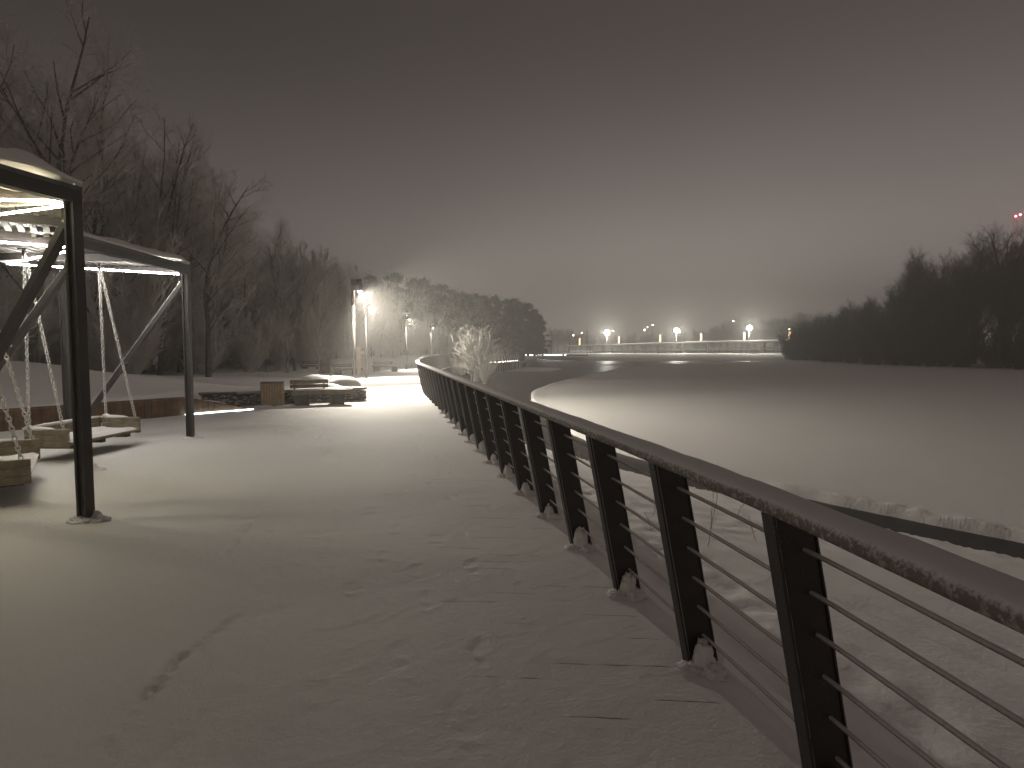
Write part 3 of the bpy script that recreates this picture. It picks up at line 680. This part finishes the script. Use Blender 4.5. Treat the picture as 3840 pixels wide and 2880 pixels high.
# cream signpost
r = empty('signpost', (-8.72, 34.3, 0), .1); tag(r, 'pale cream timber signpost with a small side board between the first two lamps', 'signpost')
mb = MB(); mb.box((0, 0, .80), (.22, .20, 1.62), None, .012); mb.build('post', M['cream'], r)
mb = MB(); mb.box((.27, -.02, 1.33), (.30, .05, .20), None, .006); mb.build('board', M['cream'], r)
mb = MB(); mb.box((-.02, 0, 1.63), (.26, .24, .03)); mb.build('cap', M['snowcap'], r)
# small white notice in front of the wood
r = empty('notice_sign', (-15.2, 37.2, hz(-15.2, 37.2) - .05), 0); tag(r, 'small square notice on a thin post at the edge of the wood', 'sign')
mb = MB(); mb.tube([(0, 0, 0), (0, 0, 1.0)], .035, 8); mb.build('post', M['pole'], r)
mb = MB(); mb.box((0, -.05, 1.12), (.50, .03, .50), (0, .08, 0), .006); mb.build('board', M['slab'], r)
# ------------------------------------------------------------------ promenade lamps
def lamp(loc, label, H=4.15, power=500, head='fork', group='lamps along the promenade', aim=(.70, -.26, -.66), snow=False):
    r = empty('street_lamp', (loc[0], loc[1], 0), 0); tag(r, label, 'street lamp', group)
    mb = MB(); mb.tube([(0, 0, 0), (0, 0, H - .95)], .052, 12); mb.box((0, 0, .01), (.22, .22, .02)); mb.build('pole', M['pole'], r)
    mb = MB(); mb.box((-.015, 0, H - .47), (.105, .105, .96)); mb.box((.16, 0, H - .30), (.27, .11, .21)); hd = mb.build('head', M['steel'], r)
    mb = MB(); mb.box((.235, 0, H - .14), (.20, .12, .30), None, 0, .92); mb.build('lantern_box', M['steel'], r)
    if snow:
        mb = MB(); mb.blob((-.05, 0, H + .03), (.22, .12, .07), 3, .3); mb.blob((.22, 0, H + .03), (.16, .12, .06), 5, .3); mb.build('snow_cap', M['snowcap'], r)
    mb = MB(); mb.blob((.25, 0, H - .45), (.075, .075, .045), 1, 0, 16, 10); mb.build('lens', M['lampglow'], r)
    ld = bpy.data.lights.new('lamp_light', 'SPOT'); ld.energy = power; ld.color = (1.0, .93, .80); ld.spot_size = R(134); ld.spot_blend = .5; ld.shadow_soft_size = .06
    lo = bpy.data.objects.new('lamp_light', ld); COL.objects.link(lo); lo.parent = r; lo.location = (.27, -.02, H - .52)
    l2 = bpy.data.lights.new('lantern_glow', 'POINT'); l2.energy = 170; l2.color = (1.0, .93, .82); l2.shadow_soft_size = .07; lq = bpy.data.objects.new('lantern_glow', l2); COL.objects.link(lq); lq.parent = r; lq.location = (.27, -.02, H - .54)
    lo.rotation_euler = Vector(aim).to_track_quat('-Z', 'Y').to_euler()
    return r
lamp((-5.92, 22.6), 'nearest promenade lamp with forked black head, rising behind the stone seat wall', power=5200)
lamp((-7.62, 31.5), 'second promenade lamp, just right of the nearest one, shining in mist', power=2500)
lamp((-7.9, 45.0), 'third promenade lamp with snow on its head, standing alone in glowing mist', power=1900, snow=True)
lamp((-8.6, 64.0), 'promenade lamp farther off, hidden in the mist behind the frosted shrub', power=1000)
# ------------------------------------------------------------------ tree generator
def rotv(d, ax, a): return Matrix.Rotation(a, 3, ax) @ d
def grow_tree(seed, H=14, r0=.17, n1=15, n2=7, n3=6, n4=3, ang=(28, 45), start=.25, lean=(0, 0), up=.06, wig=.10, fork=0, twr=.010, l1=.42, segs0=12, top_thin=.12):
    rd = random.Random(seed); trunk = []; tw = []
    def branch(p, d, L, r, lev, nseg, ends):
        pts = [(p.copy(), r)]; q = p.copy(); dd = d.copy()
        for k in range(nseg):
            dd = (dd + Vector((rd.gauss(0, wig), rd.gauss(0, wig), rd.gauss(0, wig * .6) + up)) * (1 if lev else .55)).normalized()
            q2 = q + dd * (L / nseg); r2 = r * (1 - (1 - ends) * (k + 1) / nseg)
            (trunk if lev <= 1 else tw).append((q.copy(), q2.copy(), pts[-1][1], r2)); pts.append((q2.copy(), r2)); q = q2
        return pts
    def at(pts, t):
        n = len(pts) - 1; k = min(int(t * n), n - 1); f = t * n - k
        a, b_ = pts[k], pts[k + 1]; return a[0].lerp(b_[0], f), a[1] + (b_[1] - a[1]) * f, (b_[0] - a[0]).normalized()
    def kid(pts, t, L, rr, lev, nseg, amin, amax, ends=.25):
        p, r, d = at(pts, t); ax = d.cross(Vector((rd.gauss(0, 1), rd.gauss(0, 1), rd.gauss(0, 1)))).normalized()
        nd = rotv(d, ax, R(rd.uniform(amin, amax))); return branch(p, nd, L, min(r * .75, rr), lev, nseg, ends)
    d0 = Vector((lean[0], lean[1], 1)).normalized()
    stems = [branch(Vector((0, 0, -.15)), d0, H, r0, 0, segs0, top_thin)]
    for f_ in range(fork):
        stems.append(kid(stems[0], rd.uniform(.12, .45), H * rd.uniform(.5, .7), r0 * .7, 0, 8, 12, 24, .15))
    for st in stems:
        Ls = H if st is stems[0] else H * .6; m1 = n1 if st is stems[0] else int(n1 * .6)
        for i in range(m1):
            t = start + (1 - start) * (i + rd.random() * .8) / m1; t = min(t, .99)
            L1 = Ls * l1 * (1.05 - .75 * t) * rd.uniform(.7, 1.2); b1 = kid(st, t, L1, r0 * .26, 1, 5, *ang)
            for j in range(n2):
                t2 = .2 + .8 * (j + rd.random()) / n2; t2 = min(t2, .99); b2 = kid(b1, t2, L1 * .42 * rd.uniform(.6, 1.2), .022, 2, 3, 22, 52)
                for k in range(n3):
                    t3 = .15 + .85 * (k + rd.random()) / n3; t3 = min(t3, .99); b3 = kid(b2, t3, L1 * .22 * rd.uniform(.6, 1.3), twr * 1.2, 3, 2, 22, 55, .5)
                    for l_ in range(n4): kid(b3, rd.uniform(.1, .95), L1 * .13 * rd.uniform(.6, 1.3), twr, 4, 1, 20, 55, .6)
    return trunk, tw
def seg_mesh(name, segs, n=3):
    P0 = np.array([tuple(s_[0]) for s_ in segs]); P1 = np.array([tuple(s_[1]) for s_ in segs]); R0 = np.array([s_[2] for s_ in segs]); R1 = np.array([s_[3] for s_ in segs])
    D = P1 - P0; D /= np.linalg.norm(D, axis=1)[:, None] + 1e-9
    Up = np.where(np.abs(D[:, 2:3]) > .9, np.array([[1., 0, 0]]), np.array([[0, 0, 1.]]))
    A = np.cross(D, Up); A /= np.linalg.norm(A, axis=1)[:, None]; B = np.cross(D, A); V = []
    for P, Q in ((P0, R0), (P1, R1)):
        for k in range(n):
            t_ = 2 * math.pi * k / n; V.append(P + (A * math.cos(t_) + B * math.sin(t_)) * Q[:, None])
    V = np.stack(V, 1); m_n = len(segs); b_ = (np.arange(m_n) * 2 * n)[:, None]
    F = np.concatenate([np.stack([b_[:, 0] + k, b_[:, 0] + (k + 1) % n, b_[:, 0] + n + (k + 1) % n, b_[:, 0] + n + k], 1) for k in range(n)])
    return mesh_np(name, V.reshape(-1, 3), F, n > 3)
PROTO = {}
def proto(key, name, trunk_m, crown_m, **k):
    tr, tw = grow_tree(**k); a = seg_mesh(name + '_trunk', tr, 6); a.materials.append(trunk_m); b_ = seg_mesh(name + '_crown', tw, 3); b_.materials.append(crown_m)
    PROTO[key] = (name, a, b_)
for s_ in range(5): proto(('bare', s_), 'bare_tree', M['bark'], M['twig'], seed=11 + s_, H=13.5, r0=.15, n1=16, n2=7, n3=7, n4=4, start=.18, fork=(s_ % 3), lean=((-.03, .10, .0, .06, -.08)[s_], 0), twr=.0085)
for s_ in range(2): proto(('birch', s_), 'birch_tree', M['birch'], M['twig_white'], seed=31 + s_, H=7, r0=.07, n1=16, n2=6, n3=6, n4=3, start=.12, ang=(22, 40), twr=.008)
for s_ in range(3): proto(('willow', s_), 'willow_tree', M['bark'], M['twig_dark'], seed=51 + s_, H=13, r0=.20, n1=22, n2=9, n3=7, n4=3, ang=(18, 38), start=.08, up=.12, l1=.46, fork=2, twr=.018)
def shrub_mesh(seed, n=26, H=3, twr=.009, spread=.55):
    rd = random.Random(seed); segs = []
    for i in range(n):
        a = rd.uniform(0, 2 * math.pi); s_ = rd.uniform(.05, spread); d = Vector((math.cos(a) * s_, math.sin(a) * s_, 1)).normalized(); p = Vector((rd.gauss(0, .12), rd.gauss(0, .12), -.1)); L = H * rd.uniform(.55, 1.1); r = .02; nodes = []
        for k in range(6):
            d = (d + Vector((rd.gauss(0, .1), rd.gauss(0, .1), .03))).normalized(); q = p + d * L / 6; r2 = r * .8; segs.append((p, q, r, r2)); nodes.append((q, d, L * (1 - k / 8))); p = q; r = r2
        for (q, d, L2) in nodes:
            for j in range(3):
                ax = Vector((rd.gauss(0, 1), rd.gauss(0, 1), rd.gauss(0, 1))).normalized(); e = rotv(d, ax, R(rd.uniform(18, 45))); m = L2 * .28 * rd.uniform(.5, 1.2); q1 = q + e * m; segs.append((q, q1, twr * 1.3, twr))
                for l_ in range(3):
                    ax = Vector((rd.gauss(0, 1), rd.gauss(0, 1), rd.gauss(0, 1))).normalized(); e2 = rotv(e, ax, R(rd.uniform(18, 50))); p0 = q.lerp(q1, rd.uniform(.3, 1)); segs.append((p0, p0 + e2 * m * .6, twr, twr * .6))
    return seg_mesh('shrub', segs, 3)
SH = [shrub_mesh(70 + s_, 24) for s_ in range(3)] + [shrub_mesh(80, 44, 3, .022, .34)]
def tree(kind, s_, x, y, sc, rz, label, group, z=None, sx=1.0):
    name, a, b_ = PROTO[(kind, s_)]
    r = empty(name, (x, y, (hz(x, y) if z is None else z) - .05), rz); r.scale = (sc * sx, sc * sx, sc); tag(r, label, 'tree', group)
    for nm, me_ in (('trunk', a), ('crown', b_)):
        o = bpy.data.objects.new(nm, me_); COL.objects.link(o); o.parent = r
    return r
def zone(x, y):
    p = (1106 + 1300 * x / y) / 2212
    for lim, t_ in ((.05, 'at the left photo edge'), (.11, 'above the nearest canopy corner'), (.17, 'above the second canopy'), (.22, 'just right of the second canopy'), (.27, 'above the slatted bin'), (.32, 'above the snowy boulders'), (.36, 'behind the two nearest lamps'), (.41, 'behind the third lamp'), (.60, 'left of the dark pines'), (.82, 'at the bridge end'), (.88, 'left of the tall ones'), (.94, 'below the taller crowns'), (9, 'near the radio mast')):
        if p < lim: return t_
def shrub(s_, x, y, sc, label, group, m, z=None, cat='shrub'):
    me_ = SH[s_]
    key = (s_, m.name)
    if key not in PROTO:
        c = me_.copy(); c.materials.clear(); c.materials.append(m); PROTO[key] = c
    o = bpy.data.objects.new('frosted_shrub', PROTO[key]); COL.objects.link(o); o.location = (x, y, (hz(x, y) if z is None else z) - .05); o.scale = (sc, sc, sc); o.rotation_euler = (0, 0, random.uniform(0, 6.28)); tag(o, label, cat, group); return o
# --- the wood on the left: edge of the wood as (y, x, top height)
rd = random.Random(5)
edge_y = [14, 20, 26, 32, 40, 50, 60, 70, 80, 92, 105, 120]
edge_x = [-22, -19.5, -18.0, -17.5, -17.0, -17.2, -16.5, -14.5, -11.5, -6.5, -2.5, 2.0]
top_h = [17.2, 17.0, 16.6, 15.6, 13.4, 11.8, 11.5, 11.2, 10.8, 10.6, 10.2, 9.6]
n = 0
for row in range(4):
    y = 13.0 + row * 1.3
    while y < 118:
        x = float(np.interp(y, edge_y, edge_x)) - row * np.interp(y, [14, 60, 120], [2.6, 3.2, 3.5]) - rd.uniform(0, 1.6)
        h = float(np.interp(y, edge_y, top_h)) * rd.uniform(.80, 1.02) * (.82 if row == 0 else 1)
        k = rd.randrange(5)
        lab = ('bare frosted tree in the front row of the wood, ', 'bare tree deeper in the wood, ', 'bare tree deeper in the wood, ', 'bare tree at the back of the wood, ')[row] + zone(x, y)
        tree('bare', k, x, y, h / 13.5, rd.uniform(0, 6.28), lab, ('front row trees of the wood', 'inner trees of the wood', 'inner trees of the wood', 'back trees of the wood')[row], sx=rd.uniform(.9, 1.2)); n += 1
        y += np.interp(y, [13, 40, 118], [2.3, 3.0, 5.0]) * rd.uniform(.8, 1.3)
# particular trees
tree('bare', 1, -14.8, 29.3, .78, 0.15, 'leaning bare tree standing forward of the wood, its crown against the sky', None, sx=1.25)
tree('birch', 0, -11.4, 35.5, .78, 1.0, 'thin white stemmed birch behind the bollards', None)
tree('birch', 1, -13.6, 36.5, .85, 2.0, 'thin pale birch between the notice sign and the left bollard', None)
for i in range(46):
    y = 15 + i * 1.95 + rd.uniform(-.6, .6); x = float(np.interp(y, edge_y, edge_x)) + rd.uniform(-1.5, 2.6)
    shrub(rd.randrange(3), x, y, rd.uniform(.75, 1.5), 'frosted undergrowth bush at the wood edge, ' + zone(x, y), 'undergrowth bushes along the wood', M['twig'])
for i in range(84):
    y = 15 + (i % 42) * 2.1 + rd.uniform(-.9, .9); x = float(np.interp(y, edge_y, edge_x)) - rd.uniform(.5, 4.5) - (i // 42) * 3.5
    shrub(rd.randrange(3), x, y, rd.uniform(1.6, 3.1), 'tall frosted thicket bush inside the wood, ' + zone(x, y), 'thicket bushes inside the wood', M['twig'])
# frosted willow bushes at the water
shrub(3, -2.75, 47.0, 1.30, 'big hoar frosted bush behind the bend of the railing, tallest one', None, M['twig_white'], z=-.9)
shrub(1, -2.0, 43.5, 1.0, 'low spreading hoar frosted bush at the waterline, right of the tallest one', None, M['twig_white'], z=-1.0)
shrub(2, -4.3, 49.0, .8, 'small hoar frosted bush between the rail and the tallest bush', None, M['twig_white'], z=-.9)
shrub(2, -2.7, 55.0, .9, 'faint frosted bush in the mist behind the tallest bush', None, M['twig_white'], z=-.9)
# pines at the end of the wood
def pine_mesh(seed, H=11, r=3.2):
    rd_ = random.Random(seed); rs = np.random.default_rng(seed); tr = []; p = Vector((0, 0, -.1))
    for k in range(8):
        q = p + Vector((rd_.gauss(0, .08), rd_.gauss(0, .08), H / 8)); tr.append((p, q, .2 * (1 - k / 9), .2 * (1 - (k + 1) / 9))); p = q
    cl_ = []
    for i in range(80):
        z = H * (1 - rd_.random() ** .8 * .93); rr = r * min(1.0, (1.02 - z / H) * 2.1) ** .7 * rd_.uniform(.3, 1.0) * rd_.choice((1, .85, .7)); a = rd_.uniform(0, 6.28)
        c = Vector((math.cos(a) * rr, math.sin(a) * rr, z)); tr.append((Vector((0, 0, z - rr * .35)), c, .05, .02)); cl_.append((c, rd_.uniform(.35, .8)))
    C = np.concatenate([np.array(c)[None] + rs.normal(0, s_ * .55, (150, 3)) * np.array([1, 1, .6]) for c, s_ in cl_]); n_ = len(C)
    d = rs.normal(0, 1, (n_, 3)); d /= np.linalg.norm(d, axis=1)[:, None]; e = np.cross(d, rs.normal(0, 1, (n_, 3))); e /= np.linalg.norm(e, axis=1)[:, None]
    s_ = rs.uniform(.10, .22, (n_, 1)); V = np.stack([C - d * s_, C + d * s_, C + e * s_ * .8], 1).reshape(-1, 3); F = np.arange(n_ * 3).reshape(-1, 3)
    return tr, mesh_np('pine_crown', V, F)
for s_ in range(3):
    tr, cm = pine_mesh(91 + s_); a = seg_mesh('pine_trunk', tr, 5); a.materials.append(M['bark']); cm.materials.append(M['needle']); PROTO[('pine', s_)] = ('pine_tree', a, cm)
pines = [(-17.5, 76, 1.05), (-15.6, 80, 1.12), (-14.0, 84, 1.10), (-12.4, 86, 1.12), (-10.5, 88, 1.06), (-9.5, 96, 1.06), (-7.4, 93, .98), (-6.2, 101, 1.04), (-4.2, 98, .98), (-3.0, 107, 1.06), (-.8, 104, .98), (.6, 112, 1.05), (2.2, 110, .95), (3.2, 117, 1.0), (4.2, 114, .86), (5.2, 121, .82), (4.4, 123, .92)]
for i, (x, y, s_) in enumerate(pines):
    lab = 'round crowned dark pine in the misty clump, ' + ('behind the third lamp', 'left part of the clump', 'left part of the clump', 'middle of the clump', 'right part of the clump')[min(4, i // 3)]
    if i == len(pines) - 2: lab = 'rightmost dark pine of the clump, lowest crown against the mist'
    tree('pine', i % 3, x, y, s_ * .92, rd.uniform(0, 6), lab, 'pines at the end of the wood', z=.1)
# --- right bank
rb = []
for row in range(3):
    t_ = 0.0
    while t_ < 1.0:
        y = 128 - 62 * t_ + row * 5; x = np.interp(t_, [0, .25, .5, .75, 1], [60, 58.5, 57.5, 59, 63]) + row * 4.5 + rd.uniform(-1.2, 1.2)
        px_ = 1106 + 1300 * x / y
        top = np.interp(px_, [1700, 1760, 1830, 1900, 1960, 2020, 2080, 2130, 2180, 2300], [706, 694, 665, 645, 590, 560, 560, 545, 515, 520])
        h = ((752 - top) / 1300 * y + 1.6 + .6) * 1.12; h *= rd.uniform(.80, 1.03) if row else rd.uniform(.6, .95)
        if px_ < 2330: rb.append((x, y, h, row))
        t_ += rd.uniform(.055, .085)
for (x, y, h, row) in rb:
    tree('willow', rd.randrange(3), x, y, max(h, 3.5) / 13.5, rd.uniform(0, 6.28), ('dark bare willow in front of the right bank thicket, ' if row == 0 else 'dark bare willow inside the right bank thicket, ') + zone(x, y), 'front willows on the right bank' if row == 0 else 'willows on the right bank', sx=rd.uniform(1.1, 1.45) if h > 6 else 1.6)
for i in range(70):
    t_ = (i % 35) / 34; y = 125 - 58 * t_ + rd.uniform(-1, 1) + (i // 35) * 3; x = np.interp(t_, [0, .25, .5, .75, 1], [58, 56.5, 55.5, 57, 61]) + rd.uniform(-1.5, 2.5)
    shrub(rd.randrange(3), x + (i // 35) * 2.5, y, rd.uniform(1.3, 2.4), 'dark low bush at the foot of the right bank trees, ' + zone(x, y), 'dark bushes on the right bank', M['twig_dark'])
# far tree line behind the bridge
for i in range(46):
    px_ = 1195 + i * 12.5 + rd.uniform(-6, 6); y = rd.uniform(215, 245); x = (px_ - 1106) / 1300 * y
    top = np.interp(px_, [1195, 1280, 1400, 1480, 1560, 1640, 1720, 1780], [712, 722, 724, 722, 700, 692, 684, 676]) + rd.uniform(-4, 9)
    h = (752 - top) / 1300 * y + 1.6; tree('willow', rd.randrange(3), x, y, h / 13.2, rd.uniform(0, 6.28), 'misty distant tree behind the lit footbridge', 'distant trees behind the footbridge', z=0, sx=1.5)
# ------------------------------------------------------------------ far footbridge
fb = empty('footbridge', (16, 190, 0)); tag(fb, 'long pale footbridge crossing the far end of the river, lit along its deck', 'bridge')
BA = (16.5, 188, 2.0); BB = (76, 160, 3.55)
def bp(t_, dz=0): return (BA[0] + (BB[0] - BA[0]) * t_ - 16, BA[1] + (BB[1] - BA[1]) * t_ - 190, BA[2] + (BB[2] - BA[2]) * (1 - (1 - t_) ** 1.6) + dz)
def seg_bar(m, z, w_, h_, n=16, a=0.0, b_=1.0):
    for k in range(n): m.bar(bp(a + (b_ - a) * k / n, z), bp(a + (b_ - a) * (k + 1) / n, z), w_, h_, ext=.02)
mb = MB(); seg_bar(mb, 0, 2.6, .35); mb.build('deck', M['concrete'], fb)
mb = MB(); seg_bar(mb, .25, .9, .16); mb.build('deck_snow', M['snowcap'], fb)
mb = MB()
for k in range(16):
    a = Vector(bp(k / 16, .22)) + Vector((0, -1.36, 0)); b_ = Vector(bp((k + 1) / 16, .22)) + Vector((0, -1.36, 0))
    mb.bar(a, b_, .06, .10)
mb.build('deck_light', M['bridgeled'], fb)
mb = MB(); seg_bar(mb, 1.15, .08, .08); 
for k in range(90): q = bp(k / 90, .15); mb.bar(q, (q[0], q[1], q[2] + 1.0), .05, .05, up=(0, 1, 0))
mb.build('parapet', M['concrete'], fb)
for k in range(10):
    q = bp(.02 + k * .105); g_ = -1.0; mb = MB(); mb.box((q[0], q[1], (q[2] + g_) / 2), (.45, .8, q[2] - g_)); mb.build('pier', M['concrete'], fb)
mb = MB()
seg_bar(mb, -2.0, .35, .30, 8, .14, 1.0); mb.build('lower_beam', M['concrete'], fb)
t_px = [1251, 1335, 1423.5, 1511, 1603, 1700]
def t_for(px_):
    lo, hi = 0, 1
    for _ in range(40):
        m = (lo + hi) / 2; q = bp(m); X = q[0] + 16; Yv = q[1] + 190
        if 1106 + 1300 * X / Yv < px_: lo = m
        else: hi = m
    return lo
words = ['leftmost', 'second from the left', 'third from the left', 'fourth from the left', 'fifth from the left', 'rightmost']
for i, p_ in enumerate(t_px):
    q = bp(t_for(p_), .3); r = empty('light_column', (q[0] + 16, q[1] + 190, q[2])); tag(r, 'glowing orange column on the footbridge, ' + words[i] + ' of the six', 'light column', 'orange light columns on the footbridge')
    mb = MB(); mb.box((0, -.9, 1.15), (.42, .42, 2.1), None, .05); mb.build('glowing_tube', M['orange'], r); mb = MB(); mb.box((0, -.9, .06), (.6, .6, .12)); mb.build('base', M['concrete'], r)
for i, (p_, py_) in enumerate(((1310, 719.5), (1460, 715.5), (1616, 710))):
    y = 172 - i * 4; x = (p_ - 1106) / 1300 * y; z = (752 - py_) / 1300 * y + 1.6
    r = empty('floodlight_mast', (x, y, 0)); tag(r, 'dazzling white floodlight above the far footbridge, ' + ('left', 'middle', 'right')[i] + ' one of three', 'floodlight', 'floodlights above the footbridge')
    mb = MB(); mb.tube([(0, 0, 0), (0, 0, z)], .10, 8); mb.build('mast', M['pole'], r)
    mb = MB(); mb.box((0, .15, z + .25), (1.3, .2, .8), (.2, 0, 0)); mb.build('housing', M['steel'], r)
    mb = MB(); mb.blob((0, -.25, z + .15), (.75, .35, .70), 1, 0, 16, 10); mb.build('lens', M['flood'], r)
    ld = bpy.data.lights.new('flood_light', 'POINT'); ld.energy = 9000; ld.color = (1, .98, .86); ld.shadow_soft_size = .6; lo = bpy.data.objects.new('flood_light', ld); COL.objects.link(lo); lo.parent = r; lo.location = (0, -1.2, z + .1)
# mast with cross arms
r = empty('cross_mast', (1268 * 0 + (1268 - 1106) / 1300 * 150, 150, -.4)); tag(r, 'thin mast with a cross arm beside the left end of the footbridge', 'mast')
mb = MB(); mb.tube([(0, 0, 0), (0, 0, 6.6)], .09, 8); mb.build('mast', M['pole'], r); mb = MB(); mb.bar((-2.2, 0, 5.0), (2.2, 0, 5.0), .10, .10); mb.build('cross_arm', M['pole'], r)
# landing platform with edge lights and small pavilion
r = empty('pavilion', (6.3, 128, .15), .05); tag(r, 'small dark open pavilion frame on the far riverside landing', 'pavilion')
for (x, y) in ((-1.6, -1.2), (1.9, -1.2), (-1.6, 1.2), (1.9, 1.2)):
    mb = MB(); mb.box((x, y, 1.5), (.14, .14, 3.0)); mb.build('post', M['steel'], r)
mb = MB()
for k in range(5): mb.box((.15, -1.3 + k * .65, 3.05), (3.9, .10, .16))
mb.box((.15, -1.25, 2.55), (3.8, .08, .10)); mb.box((.15, -1.22, 2.8), (3.8, .08, .06)); mb.build('roof_frame', M['steel'], r)
mb = MB()
for k in range(9): mb.box((-1.5 + k * .42, 1.2, 1.2), (.06, .05, 1.9))
mb.build('back_slats', M['steel'], r)
r = empty('landing_stage', (8.5, 124, 0)); tag(r, 'low landing with a dotted row of bright edge lights under the pavilion', 'landing')
mb = MB(); mb.box((0, 3, .12), (14, 8, .2)); mb.build('platform', M['concrete'], r)
mb = MB()
for k in range(22):
    if rd.random() < .7: mb.box((-5.6 + k * .42, -1.06, .22), (.26, .06, .12))
mb.build('edge_light', M['deckledl'], r)
mb = MB(); mb.box((8.2, 22, .9), (5.5, .1, .16)); mb.build('far_edge_light', M['bridgeled'], r)
# distant promenade lamps and town lights
for i, (p_, py_, y, lab, e) in enumerate(((1115, 735.5, 118, 'small far lamp shining above the boardwalk, left of a pair', 500), (1137, 735.5, 124, 'small far lamp above the boardwalk, right of a pair', 200))):
    x = (p_ - 1106) / 1300 * y; z = (752 - py_) / 1300 * y + 1.6; r = empty('street_lamp', (x, y, 0)); tag(r, lab, 'street lamp', 'small lamps beyond the boardwalk')
    mb = MB(); mb.tube([(0, 0, 0), (0, 0, z + .2)], .05, 8); mb.build('pole', M['steel'], r); mb = MB(); mb.blob((0, -.2, z), (.2 - .06 * i, .15, .2 - .06 * i), 1, 0, 12, 8); mb.build('lens', M['farlamp'], r)
    ld = bpy.data.lights.new('lamp_light', 'POINT'); ld.energy = e; ld.color = (1, .92, .78); ld.shadow_soft_size = .2; lo = bpy.data.objects.new('lamp_light', ld); COL.objects.link(lo); lo.parent = r; lo.location = (0, -.6, z)
for i, (p_, py_) in enumerate(((1391, 713), (1397, 707), (1408, 702), (1323, 715), (1702, 711), (1238, 724), (1256, 719), (1581, 694))):
    y = 205; x = (p_ - 1106) / 1300 * y; z = (752 - py_) / 1300 * y + 1.6; r = empty('distant_lamp', (x, y, 0)); tag(r, 'tiny distant town lamp twinkling above the footbridge', 'street lamp', 'tiny distant town lamps')
    mb = MB(); mb.tube([(0, 0, 0), (0, 0, z)], .07, 6); mb.build('pole', M['pole'], r); mb = MB(); mb.blob((0, -.3, z), (.26 if i == 0 else .17,) * 3, 1, 0, 10, 6); mb.build('lens', M['farlamp'], r)
# radio mast with red beacons behind the right bank
r = empty('radio_mast', (107.3, 130, -.5)); tag(r, 'faint tall mast with red beacon lights rising above the right bank trees', 'mast')
mb = MB()
for k in range(3):
    a = 2.09 * k; mb.tube([(math.cos(a) * 1.0, math.sin(a) * 1.0, 0), (math.cos(a) * .35, math.sin(a) * .35, 30)], .035, 6)
for k in range(20):
    for e in range(3):
        a = 2.09 * e; a2 = 2.09 * (e + 1); r1 = 1 - .65 * k / 20; r2 = 1 - .65 * (k + 1) / 20
        mb.tube([(math.cos(a) * r1, math.sin(a) * r1, k * 1.5), (math.cos(a2) * r2, math.sin(a2) * r2, k * 1.5 + 1.5)], .014, 4)
mb.build('lattice', M['pole'], r)
for (x, z, s_) in ((-.5, 30.0, .22), (.45, 30.35, .22), (-1.9, 17.8, .14)):
    mb = MB(); mb.blob((x, -.5, z), (s_, s_, s_), 1, 0, 12, 8); mb.build('beacon', M['red'], r)
ld = bpy.data.lights.new('beacon_light', 'POINT'); ld.energy = 260; ld.color = (1, .04, .08); lo = bpy.data.objects.new('beacon_light', ld); COL.objects.link(lo); lo.parent = r; lo.location = (0, -1.5, 30.2)
# ------------------------------------------------------------------ dead stalks on the near bank
for i, (x, y, h, lx) in enumerate(((2.0, 6.1, .55, .5), (2.35, 7.0, .8, .02), (1.75, 7.4, .6, .25), (2.75, 6.6, .3, -.2), (1.2, 8.8, .7, .35), (1.35, 9.2, .5, -.2), (3.1, 8.2, .35, .3), (1.55, 6.6, .25, -.4), (.9, 9.6, .45, .3))):
    segs = []; q = Vector((0, 0, -.05)); d = Vector((lx, rd.uniform(-.2, .2), 1)).normalized()
    for k in range(6):
        d = (d + Vector((rd.gauss(0, .12), rd.gauss(0, .12), 0))).normalized(); q2 = q + d * h / 6; segs.append((q, q2, .007 - k * .0007, .0063 - k * .0007))
        if k > 1:
            for e in range(2):
                f_ = (d + Vector((rd.gauss(0, .6), rd.gauss(0, .6), .1))).normalized(); segs.append((q2, q2 + f_ * h * .16, .003, .002))
        q = q2
    o = link('dead_stalk', seg_mesh('dead_stalk', segs, 4), M['twig'], None, (x, y, hz(x, y))); tag(o, 'dry weed stalk poking through the snow of the near bank', 'weed', 'dry stalks on the near bank')
# ------------------------------------------------------------------ haze
hb = MB(); hb.box((50, 140, 15.5), (376, 400, 35.5)); ho = hb.build('haze', None); ho['kind'] = 'stuff'
hm = bpy.data.materials.new('haze'); hm.use_nodes = True; t = hm.node_tree; t.nodes.remove(t.nodes['Principled BSDF'])
pv = t.nodes.new('ShaderNodeVolumePrincipled'); pv.inputs['Color'].default_value = (.97, .94, .90, 1); pv.inputs['Density'].default_value = .0046; pv.inputs['Anisotropy'].default_value = .55
t.links.new(pv.outputs[0], t.nodes['Material Output'].inputs['Volume']); ho.data.materials.append(hm)
